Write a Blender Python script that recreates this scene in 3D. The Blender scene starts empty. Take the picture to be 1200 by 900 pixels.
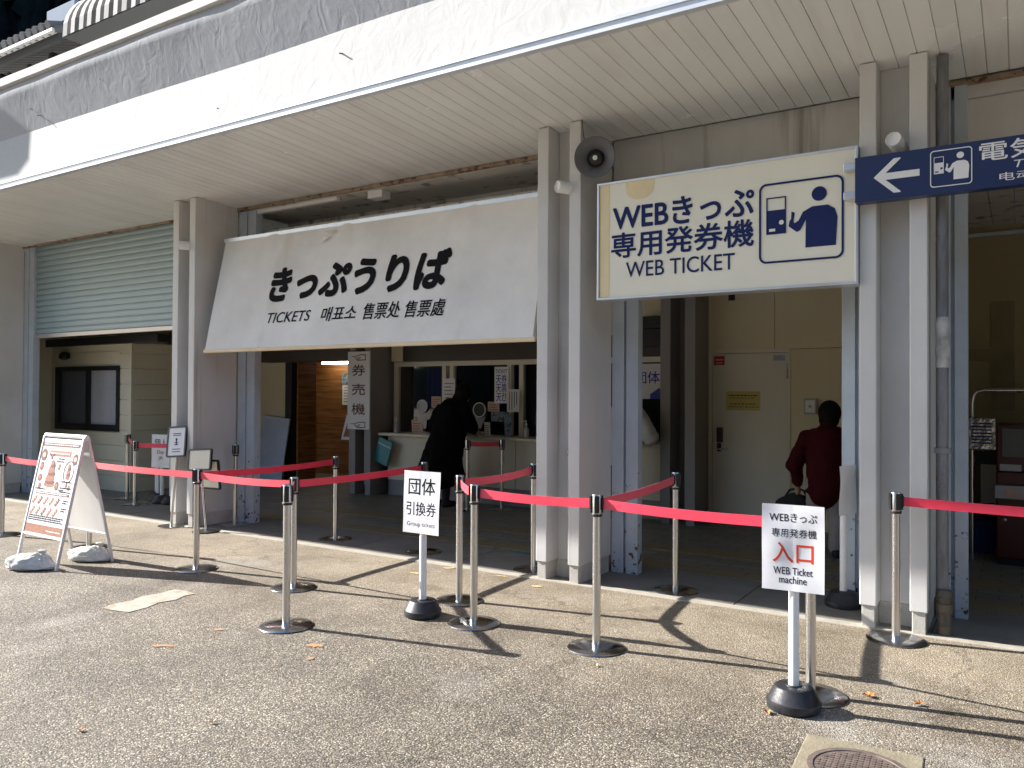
import bpy, bmesh, math, random
from mathutils import Vector, Matrix, noise
random.seed(7)
R = math.radians
SC = bpy.context.scene
COL = SC.collection

# ------------------------------------------------------------------ camera, sky, sun, exposure
def cam_setup():
    yaw, pitch, roll = 0.564815, 0.01273, 0.005758
    f = Vector((-math.sin(yaw), math.cos(yaw), 0)); r = Vector((math.cos(yaw), math.sin(yaw), 0)); u = Vector((0, 0, 1))
    f2 = f*math.cos(pitch)+u*math.sin(pitch); u2 = -f*math.sin(pitch)+u*math.cos(pitch)
    r3 = r*math.cos(roll)+u2*math.sin(roll); u3 = -r*math.sin(roll)+u2*math.cos(roll)
    c = bpy.data.cameras.new('camera'); o = bpy.data.objects.new('camera', c); COL.objects.link(o)
    m = Matrix(((r3.x, u3.x, -f2.x, 0), (r3.y, u3.y, -f2.y, 0), (r3.z, u3.z, -f2.z, 1.55), (0, 0, 0, 1)))
    o.matrix_world = m
    c.sensor_width = 36; c.lens = 36*941.92/1200; c.clip_end = 3000; c.clip_start = 0.05
    SC.camera = o
cam_setup()
SUN_AZ, SUN_EL = R(11.9), R(30)
sdir = Vector((-math.cos(SUN_EL)*math.cos(SUN_AZ), -math.cos(SUN_EL)*math.sin(SUN_AZ), math.sin(SUN_EL)))
w = bpy.data.worlds.new("World"); SC.world = w; w.use_nodes = True
nt = w.node_tree
sky = nt.nodes.new('ShaderNodeTexSky'); sky.sky_type = 'NISHITA'; sky.sun_disc = False
sky.sun_elevation = SUN_EL; sky.sun_rotation = math.atan2(sdir.x, sdir.y) % (2*math.pi)
bg = nt.nodes['Background']; bg.inputs['Strength'].default_value = 0.08
nt.links.new(sky.outputs[0], bg.inputs['Color'])
sl = bpy.data.lights.new('sun', 'SUN'); sl.energy = 5.0; sl.angle = R(0.53); sl.color = (1, 0.955, 0.9)
so = bpy.data.objects.new('sun', sl); COL.objects.link(so)
so.rotation_euler = (-sdir).to_track_quat('-Z', 'Y').to_euler(); so.location = (-20, -10, 30)
SC.view_settings.view_transform = 'Standard'; SC.view_settings.look = 'None'
SC.view_settings.exposure = 1.5; SC.view_settings.gamma = 1

# ------------------------------------------------------------------ materials
def nd(t, typ, **kw):
    n = t.nodes.new(typ)
    for k, v in kw.items(): setattr(n, k, v)
    return n
def mat(name, col, rough=0.6, metal=0.0, var=0.12, vscale=3.0, bump=0.0, bscale=40.0, spec=0.5, coat=0.0, stretch=(1, 1, 1), col2=None, thr=None, sheen=0.0, emit=None, streak=None):
    """procedural paint: base colour with large soft dirt variation, optional second colour patches, bump"""
    m = bpy.data.materials.new(name); m.use_nodes = True; t = m.node_tree; b = t.nodes['Principled BSDF']
    tc = nd(t, 'ShaderNodeTexCoord'); mp = nd(t, 'ShaderNodeMapping'); mp.inputs['Scale'].default_value = stretch
    t.links.new(tc.outputs['Object'], mp.inputs[0])
    n = nd(t, 'ShaderNodeTexNoise'); n.inputs['Scale'].default_value = vscale; n.inputs['Detail'].default_value = 6
    n.inputs['Roughness'].default_value = 0.62; t.links.new(mp.outputs[0], n.inputs['Vector'])
    r = nd(t, 'ShaderNodeValToRGB'); c = Vector(col[:3])
    r.color_ramp.elements[0].position = 0.3; r.color_ramp.elements[1].position = 0.7
    r.color_ramp.elements[0].color = (*(c*(1-var)), 1); r.color_ramp.elements[1].color = (*(c*(1+var*0.6)), 1)
    t.links.new(n.outputs['Fac'], r.inputs[0]); out = r.outputs[0]
    if col2 is not None:
        n2 = nd(t, 'ShaderNodeTexNoise'); n2.inputs['Scale'].default_value = thr[1]; n2.inputs['Detail'].default_value = 8
        n2.inputs['Roughness'].default_value = 0.7; t.links.new(tc.outputs['Object'], n2.inputs['Vector'])
        fac = n2.outputs['Fac']
        if len(thr) > 2:      # more patches lower down (zlow, zhigh, gain)
            sx = nd(t, 'ShaderNodeSeparateXYZ'); t.links.new(tc.outputs['Object'], sx.inputs[0])
            mr = nd(t, 'ShaderNodeMapRange'); mr.inputs['From Min'].default_value = thr[2]; mr.inputs['From Max'].default_value = thr[3]
            mr.inputs['To Min'].default_value = thr[4]; mr.inputs['To Max'].default_value = 0
            t.links.new(sx.outputs['Z'], mr.inputs['Value'])
            ad = nd(t, 'ShaderNodeMath', operation='ADD'); t.links.new(fac, ad.inputs[0]); t.links.new(mr.outputs[0], ad.inputs[1]); fac = ad.outputs[0]
        r2 = nd(t, 'ShaderNodeValToRGB'); r2.color_ramp.elements[0].position = thr[0]; r2.color_ramp.elements[1].position = thr[0]+0.02
        t.links.new(fac, r2.inputs[0])
        mx = nd(t, 'ShaderNodeMix', data_type='RGBA'); t.links.new(r2.outputs[0], mx.inputs['Factor'])
        t.links.new(out, mx.inputs['A']); mx.inputs['B'].default_value = (*col2, 1); out = mx.outputs['Result']
    if streak is not None:   # vertical dirt runs: (colour, threshold, horizontal scale)
        mp2 = nd(t, 'ShaderNodeMapping'); mp2.inputs['Scale'].default_value = (streak[2], streak[2], 0.35)
        t.links.new(tc.outputs['Object'], mp2.inputs[0])
        n3 = nd(t, 'ShaderNodeTexNoise'); n3.inputs['Scale'].default_value = 1; n3.inputs['Detail'].default_value = 5
        t.links.new(mp2.outputs[0], n3.inputs['Vector'])
        r3 = nd(t, 'ShaderNodeValToRGB'); r3.color_ramp.elements[0].position = streak[1]; r3.color_ramp.elements[1].position = streak[1]+0.14
        r3.color_ramp.elements[1].color = (0.75, 0.75, 0.75, 1)
        t.links.new(n3.outputs['Fac'], r3.inputs[0])
        mx = nd(t, 'ShaderNodeMix', data_type='RGBA'); t.links.new(r3.outputs[0], mx.inputs['Factor'])
        t.links.new(out, mx.inputs['A']); mx.inputs['B'].default_value = (*streak[0], 1); out = mx.outputs['Result']
    t.links.new(out, b.inputs['Base Color'])
    b.inputs['Roughness'].default_value = rough; b.inputs['Metallic'].default_value = metal
    b.inputs['Specular IOR Level'].default_value = spec; b.inputs['Coat Weight'].default_value = coat
    if sheen: b.inputs['Sheen Weight'].default_value = sheen; b.inputs['Sheen Roughness'].default_value = 0.4
    rr = nd(t, 'ShaderNodeMapRange'); rr.inputs['To Min'].default_value = max(0.02, rough*0.8); rr.inputs['To Max'].default_value = min(1, rough*1.2)
    t.links.new(n.outputs['Fac'], rr.inputs['Value']); t.links.new(rr.outputs[0], b.inputs['Roughness'])
    if bump:
        n4 = nd(t, 'ShaderNodeTexNoise'); n4.inputs['Scale'].default_value = bscale; n4.inputs['Detail'].default_value = 5
        t.links.new(mp.outputs[0], n4.inputs['Vector'])
        bp = nd(t, 'ShaderNodeBump'); bp.inputs['Strength'].default_value = 1; bp.inputs['Distance'].default_value = bump
        t.links.new(n4.outputs['Fac'], bp.inputs['Height']); t.links.new(bp.outputs[0], b.inputs['Normal'])
    if emit: b.inputs['Emission Color'].default_value = (*emit[0], 1); b.inputs['Emission Strength'].default_value = emit[1]
    return m

def ground_mat():
    m = bpy.data.materials.new('exposed_aggregate'); m.use_nodes = True; t = m.node_tree; b = t.nodes['Principled BSDF']
    tc = nd(t, 'ShaderNodeTexCoord'); P = tc.outputs['Object']
    v = nd(t, 'ShaderNodeTexVoronoi'); v.inputs['Scale'].default_value = 125; t.links.new(P, v.inputs['Vector'])
    sp = nd(t, 'ShaderNodeSeparateColor'); t.links.new(v.outputs['Color'], sp.inputs[0])
    r = nd(t, 'ShaderNodeValToRGB'); e = r.color_ramp.elements
    e[0].position = 0.0; e[0].color = (0.07, 0.066, 0.062, 1); e[1].position = 1; e[1].color = (0.68, 0.65, 0.58, 1)
    for p, c in ((0.18, (0.14, 0.128, 0.112)), (0.45, (0.225, 0.2, 0.168)), (0.65, (0.29, 0.262, 0.222)), (0.84, (0.38, 0.335, 0.265))):
        x = e.new(p); x.color = (*c, 1)
    t.links.new(sp.outputs[0], r.inputs[0])
    # mortar between pebbles
    r1 = nd(t, 'ShaderNodeValToRGB'); r1.color_ramp.elements[0].position = 0.35; r1.color_ramp.elements[1].position = 0.75
    ml = nd(t, 'ShaderNodeMath', operation='MULTIPLY'); ml.inputs[1].default_value = 1.0; t.links.new(v.outputs['Distance'], ml.inputs[0])
    t.links.new(ml.outputs[0], r1.inputs[0])
    mx = nd(t, 'ShaderNodeMix', data_type='RGBA'); t.links.new(r1.outputs[0], mx.inputs['Factor']); t.links.new(r.outputs[0], mx.inputs['A'])
    mx.inputs['B'].default_value = (0.08, 0.07, 0.058, 1)
    # worn, sandier band along the kerb and broad stains
    sx = nd(t, 'ShaderNodeSeparateXYZ'); t.links.new(P, sx.inputs[0])
    nb = nd(t, 'ShaderNodeTexNoise'); nb.inputs['Scale'].default_value = 0.9; nb.inputs['Detail'].default_value = 5; t.links.new(P, nb.inputs['Vector'])
    ad = nd(t, 'ShaderNodeMath', operation='ADD'); t.links.new(sx.outputs['Y'], ad.inputs[0]); 
    mm = nd(t, 'ShaderNodeMath', operation='MULTIPLY'); mm.inputs[1].default_value = 1.4; t.links.new(nb.outputs['Fac'], mm.inputs[0]); t.links.new(mm.outputs[0], ad.inputs[1])
    mr = nd(t, 'ShaderNodeMapRange'); mr.inputs['From Min'].default_value = 4.3; mr.inputs['From Max'].default_value = 6.0; mr.inputs['To Max'].default_value = 0.4
    t.links.new(ad.outputs[0], mr.inputs['Value'])
    m2 = nd(t, 'ShaderNodeMix', data_type='RGBA'); t.links.new(mr.outputs[0], m2.inputs['Factor']); t.links.new(mx.outputs['Result'], m2.inputs['A'])
    m2.inputs['B'].default_value = (0.4, 0.34, 0.25, 1)
    ns = nd(t, 'ShaderNodeTexNoise'); ns.inputs['Scale'].default_value = 1.3; ns.inputs['Detail'].default_value = 8; ns.inputs['Roughness'].default_value = 0.65; t.links.new(P, ns.inputs['Vector'])
    rs = nd(t, 'ShaderNodeValToRGB'); rs.color_ramp.elements[0].position = 0.32; rs.color_ramp.elements[1].position = 0.62
    rs.color_ramp.elements[0].color = (0.58, 0.54, 0.48, 1); rs.color_ramp.elements[1].color = (1.06, 1.02, 0.95, 1)
    t.links.new(ns.outputs['Fac'], rs.inputs[0])
    m3 = nd(t, 'ShaderNodeMix', data_type='RGBA', blend_type='MULTIPLY'); m3.inputs['Factor'].default_value = 1
    t.links.new(m2.outputs['Result'], m3.inputs['A']); t.links.new(rs.outputs[0], m3.inputs['B'])
    # pale chalky scuffs
    nc = nd(t, 'ShaderNodeTexNoise'); nc.inputs['Scale'].default_value = 0.55; nc.inputs['Detail'].default_value = 9; nc.inputs['Roughness'].default_value = 0.7
    mpc = nd(t, 'ShaderNodeMapping'); mpc.inputs['Location'].default_value = (3.1, 1.7, 0); t.links.new(P, mpc.inputs[0]); t.links.new(mpc.outputs[0], nc.inputs['Vector'])
    rc = nd(t, 'ShaderNodeValToRGB'); rc.color_ramp.elements[0].position = 0.56; rc.color_ramp.elements[1].position = 0.72; rc.color_ramp.elements[1].color = (0.38, 0.38, 0.38, 1)
    t.links.new(nc.outputs['Fac'], rc.inputs[0])
    m4 = nd(t, 'ShaderNodeMix', data_type='RGBA'); t.links.new(rc.outputs[0], m4.inputs['Factor']); t.links.new(m3.outputs['Result'], m4.inputs['A'])
    m4.inputs['B'].default_value = (0.5, 0.48, 0.45, 1)
    nk = nd(t, 'ShaderNodeTexVoronoi', feature='DISTANCE_TO_EDGE'); nk.inputs['Scale'].default_value = 0.42
    wn = nd(t, 'ShaderNodeTexNoise'); wn.inputs['Scale'].default_value = 2.2; wn.inputs['Detail'].default_value = 7; t.links.new(P, wn.inputs['Vector'])
    wv = nd(t, 'ShaderNodeMix', data_type='RGBA', blend_type='ADD'); wv.inputs['Factor'].default_value = 0.9; t.links.new(P, wv.inputs['A']); t.links.new(wn.outputs['Color'], wv.inputs['B']); t.links.new(wv.outputs['Result'], nk.inputs['Vector'])
    kr = nd(t, 'ShaderNodeValToRGB'); kr.color_ramp.elements[0].position = 0.0015; kr.color_ramp.elements[1].position = 0.006
    kr.color_ramp.elements[0].color = (0.45, 0.43, 0.4, 1); kr.color_ramp.elements[1].color = (1, 1, 1, 1); t.links.new(nk.outputs['Distance'], kr.inputs[0])
    m5 = nd(t, 'ShaderNodeMix', data_type='RGBA', blend_type='MULTIPLY'); m5.inputs['Factor'].default_value = 0.7; t.links.new(m4.outputs['Result'], m5.inputs['A']); t.links.new(kr.outputs[0], m5.inputs['B'])
    no = nd(t, 'ShaderNodeTexNoise'); no.inputs['Scale'].default_value = 2.6; no.inputs['Detail'].default_value = 3; mpo = nd(t, 'ShaderNodeMapping'); mpo.inputs['Location'].default_value = (7, 2, 1); t.links.new(P, mpo.inputs[0]); t.links.new(mpo.outputs[0], no.inputs['Vector'])
    ro = nd(t, 'ShaderNodeValToRGB'); ro.color_ramp.elements[0].position = 0.66; ro.color_ramp.elements[1].position = 0.74; ro.color_ramp.elements[0].color = (1, 1, 1, 1); ro.color_ramp.elements[1].color = (0.72, 0.68, 0.62, 1); t.links.new(no.outputs['Fac'], ro.inputs[0])
    m6 = nd(t, 'ShaderNodeMix', data_type='RGBA', blend_type='MULTIPLY'); m6.inputs['Factor'].default_value = 1; t.links.new(m5.outputs['Result'], m6.inputs['A']); t.links.new(ro.outputs[0], m6.inputs['B'])
    t.links.new(m6.outputs['Result'], b.inputs['Base Color']); b.inputs['Roughness'].default_value = 0.75
    inv = nd(t, 'ShaderNodeMath', operation='SUBTRACT'); inv.inputs[0].default_value = 1; t.links.new(v.outputs['Distance'], inv.inputs[1])
    ab = nd(t, 'ShaderNodeMath', operation='ADD'); t.links.new(inv.outputs[0], ab.inputs[0])
    mh = nd(t, 'ShaderNodeMath', operation='MULTIPLY'); mh.inputs[1].default_value = 0.5; t.links.new(sp.outputs[1], mh.inputs[0]); t.links.new(mh.outputs[0], ab.inputs[1])
    bp = nd(t, 'ShaderNodeBump'); bp.inputs['Strength'].default_value = 1; bp.inputs['Distance'].default_value = 0.0036
    t.links.new(ab.outputs[0], bp.inputs['Height']); t.links.new(bp.outputs[0], b.inputs['Normal'])
    return m

def brick_mat(name, c1, c2, mortar, bw, bh, ms=0.006, rough=0.6):
    m = bpy.data.materials.new(name); m.use_nodes = True; t = m.node_tree; b = t.nodes['Principled BSDF']
    tc = nd(t, 'ShaderNodeTexCoord'); br = nd(t, 'ShaderNodeTexBrick'); t.links.new(tc.outputs['Object'], br.inputs['Vector'])
    br.inputs['Scale'].default_value = 1; br.inputs['Brick Width'].default_value = bw; br.inputs['Row Height'].default_value = bh
    br.inputs['Mortar Size'].default_value = ms; br.inputs['Color1'].default_value = (*c1, 1); br.inputs['Color2'].default_value = (*c2, 1); br.inputs['Mortar'].default_value = (*mortar, 1)
    n = nd(t, 'ShaderNodeTexNoise'); n.inputs['Scale'].default_value = 2.5; n.inputs['Detail'].default_value = 8; t.links.new(tc.outputs['Object'], n.inputs['Vector'])
    r = nd(t, 'ShaderNodeValToRGB'); r.color_ramp.elements[0].color = (0.7, 0.7, 0.7, 1); r.color_ramp.elements[1].color = (1.15, 1.15, 1.15, 1); t.links.new(n.outputs['Fac'], r.inputs[0])
    mx = nd(t, 'ShaderNodeMix', data_type='RGBA', blend_type='MULTIPLY'); mx.inputs['Factor'].default_value = 1
    t.links.new(br.outputs['Color'], mx.inputs['A']); t.links.new(r.outputs[0], mx.inputs['B']); t.links.new(mx.outputs['Result'], b.inputs['Base Color'])
    b.inputs['Roughness'].default_value = rough
    return m

def wood_mat(name, c1, c2, plank=0.12):
    m = bpy.data.materials.new(name); m.use_nodes = True; t = m.node_tree; b = t.nodes['Principled BSDF']
    tc = nd(t, 'ShaderNodeTexCoord'); mp = nd(t, 'ShaderNodeMapping'); mp.inputs['Scale'].default_value = (1.2, 1.2, 16); t.links.new(tc.outputs['Object'], mp.inputs[0])
    n = nd(t, 'ShaderNodeTexNoise'); n.inputs['Scale'].default_value = 1.5; n.inputs['Detail'].default_value = 9; n.inputs['Distortion'].default_value = 0.8; t.links.new(mp.outputs[0], n.inputs['Vector'])
    r = nd(t, 'ShaderNodeValToRGB'); r.color_ramp.elements[0].position = 0.3; r.color_ramp.elements[1].position = 0.72
    r.color_ramp.elements[0].color = (*c1, 1); r.color_ramp.elements[1].color = (*c2, 1); t.links.new(n.outputs['Fac'], r.inputs[0])
    sx = nd(t, 'ShaderNodeSeparateXYZ'); t.links.new(tc.outputs['Object'], sx.inputs[0])
    dv = nd(t, 'ShaderNodeMath', operation='DIVIDE'); dv.inputs[1].default_value = plank; t.links.new(sx.outputs['Z'], dv.inputs[0])
    fr = nd(t, 'ShaderNodeMath', operation='FRACT'); t.links.new(dv.outputs[0], fr.inputs[0])
    gt = nd(t, 'ShaderNodeMath', operation='GREATER_THAN'); gt.inputs[1].default_value = 0.05; t.links.new(fr.outputs[0], gt.inputs[0])
    mr = nd(t, 'ShaderNodeMapRange'); mr.inputs['To Min'].default_value = 0.35; t.links.new(gt.outputs[0], mr.inputs['Value'])
    mx = nd(t, 'ShaderNodeMix', data_type='RGBA', blend_type='MULTIPLY'); mx.inputs['Factor'].default_value = 1
    t.links.new(r.outputs[0], mx.inputs['A']); t.links.new(mr.outputs[0], mx.inputs['B']); t.links.new(mx.outputs['Result'], b.inputs['Base Color'])
    b.inputs['Roughness'].default_value = 0.5
    return m

def glass_mat(name, tint=(0.75, 0.8, 0.82), gl=0.12):
    m = bpy.data.materials.new(name); m.use_nodes = True; t = m.node_tree
    for n in list(t.nodes): t.nodes.remove(n)
    o = nd(t, 'ShaderNodeOutputMaterial'); tr = nd(t, 'ShaderNodeBsdfTransparent'); tr.inputs[0].default_value = (*tint, 1)
    g = nd(t, 'ShaderNodeBsdfGlossy'); g.inputs['Roughness'].default_value = 0.03
    fr = nd(t, 'ShaderNodeFresnel'); fr.inputs['IOR'].default_value = 1.5
    ad = nd(t, 'ShaderNodeMath', operation='ADD'); ad.inputs[1].default_value = gl; t.links.new(fr.outputs[0], ad.inputs[0])
    mx = nd(t, 'ShaderNodeMixShader'); t.links.new(ad.outputs[0], mx.inputs[0]); t.links.new(tr.outputs[0], mx.inputs[1]); t.links.new(g.outputs[0], mx.inputs[2])
    t.links.new(mx.outputs[0], o.inputs[0])
    return m

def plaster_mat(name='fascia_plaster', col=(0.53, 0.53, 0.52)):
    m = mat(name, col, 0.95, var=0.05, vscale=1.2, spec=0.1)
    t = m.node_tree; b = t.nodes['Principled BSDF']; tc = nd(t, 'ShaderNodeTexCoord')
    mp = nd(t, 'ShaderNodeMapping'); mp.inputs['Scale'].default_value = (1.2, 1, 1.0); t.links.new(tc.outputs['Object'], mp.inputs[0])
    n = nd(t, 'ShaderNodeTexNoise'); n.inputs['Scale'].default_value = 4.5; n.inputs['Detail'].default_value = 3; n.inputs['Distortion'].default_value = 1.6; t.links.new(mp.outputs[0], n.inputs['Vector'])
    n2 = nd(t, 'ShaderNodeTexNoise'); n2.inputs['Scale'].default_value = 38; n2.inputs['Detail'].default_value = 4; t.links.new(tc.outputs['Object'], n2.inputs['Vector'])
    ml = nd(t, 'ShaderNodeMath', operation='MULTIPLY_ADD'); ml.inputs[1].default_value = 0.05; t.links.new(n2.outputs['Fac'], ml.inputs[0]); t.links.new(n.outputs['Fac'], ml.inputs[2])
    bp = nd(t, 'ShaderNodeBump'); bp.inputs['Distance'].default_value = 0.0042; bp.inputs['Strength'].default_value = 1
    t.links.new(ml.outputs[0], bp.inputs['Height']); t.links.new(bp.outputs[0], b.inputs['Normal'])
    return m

def soffit_mat():
    m = mat('soffit_panel', (0.84, 0.845, 0.83), 0.26, var=0.06, vscale=0.8, spec=0.5, bump=0.0006, bscale=2.2); t = m.node_tree; b = t.nodes['Principled BSDF']
    tc = nd(t, 'ShaderNodeTexCoord'); sx = nd(t, 'ShaderNodeSeparateXYZ'); t.links.new(tc.outputs['Object'], sx.inputs[0])
    a = nd(t, 'ShaderNodeMath', operation='ADD'); a.inputs[1].default_value = 20; t.links.new(sx.outputs['X'], a.inputs[0])
    d = nd(t, 'ShaderNodeMath', operation='DIVIDE'); d.inputs[1].default_value = 0.127; t.links.new(a.outputs[0], d.inputs[0]); f = nd(t, 'ShaderNodeMath', operation='FLOOR'); t.links.new(d.outputs[0], f.inputs[0])
    wn = nd(t, 'ShaderNodeTexWhiteNoise', noise_dimensions='1D'); t.links.new(f.outputs[0], wn.inputs['W'])
    mr = nd(t, 'ShaderNodeMapRange'); mr.inputs['To Min'].default_value = 0.96; mr.inputs['To Max'].default_value = 1.02; t.links.new(wn.outputs['Value'], mr.inputs['Value'])
    mp = nd(t, 'ShaderNodeMapping'); mp.inputs['Scale'].default_value = (5, 0.6, 1); t.links.new(tc.outputs['Object'], mp.inputs[0]); n = nd(t, 'ShaderNodeTexNoise'); n.inputs['Scale'].default_value = 1.4; n.inputs['Detail'].default_value = 6; t.links.new(mp.outputs[0], n.inputs['Vector'])
    r = nd(t, 'ShaderNodeValToRGB'); r.color_ramp.elements[0].position = 0.3; r.color_ramp.elements[0].color = (0.93, 0.915, 0.885, 1); r.color_ramp.elements[1].position = 0.5; r.color_ramp.elements[1].color = (1, 1, 1, 1); t.links.new(n.outputs['Fac'], r.inputs[0])
    src = b.inputs['Base Color'].links[0].from_socket
    m1 = nd(t, 'ShaderNodeMix', data_type='RGBA', blend_type='MULTIPLY'); m1.inputs['Factor'].default_value = 1; t.links.new(src, m1.inputs['A']); t.links.new(mr.outputs[0], m1.inputs['B'])
    m2 = nd(t, 'ShaderNodeMix', data_type='RGBA', blend_type='MULTIPLY'); m2.inputs['Factor'].default_value = 1; t.links.new(m1.outputs['Result'], m2.inputs['A']); t.links.new(r.outputs[0], m2.inputs['B'])
    t.links.new(m2.outputs['Result'], b.inputs['Base Color']); return m
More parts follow.
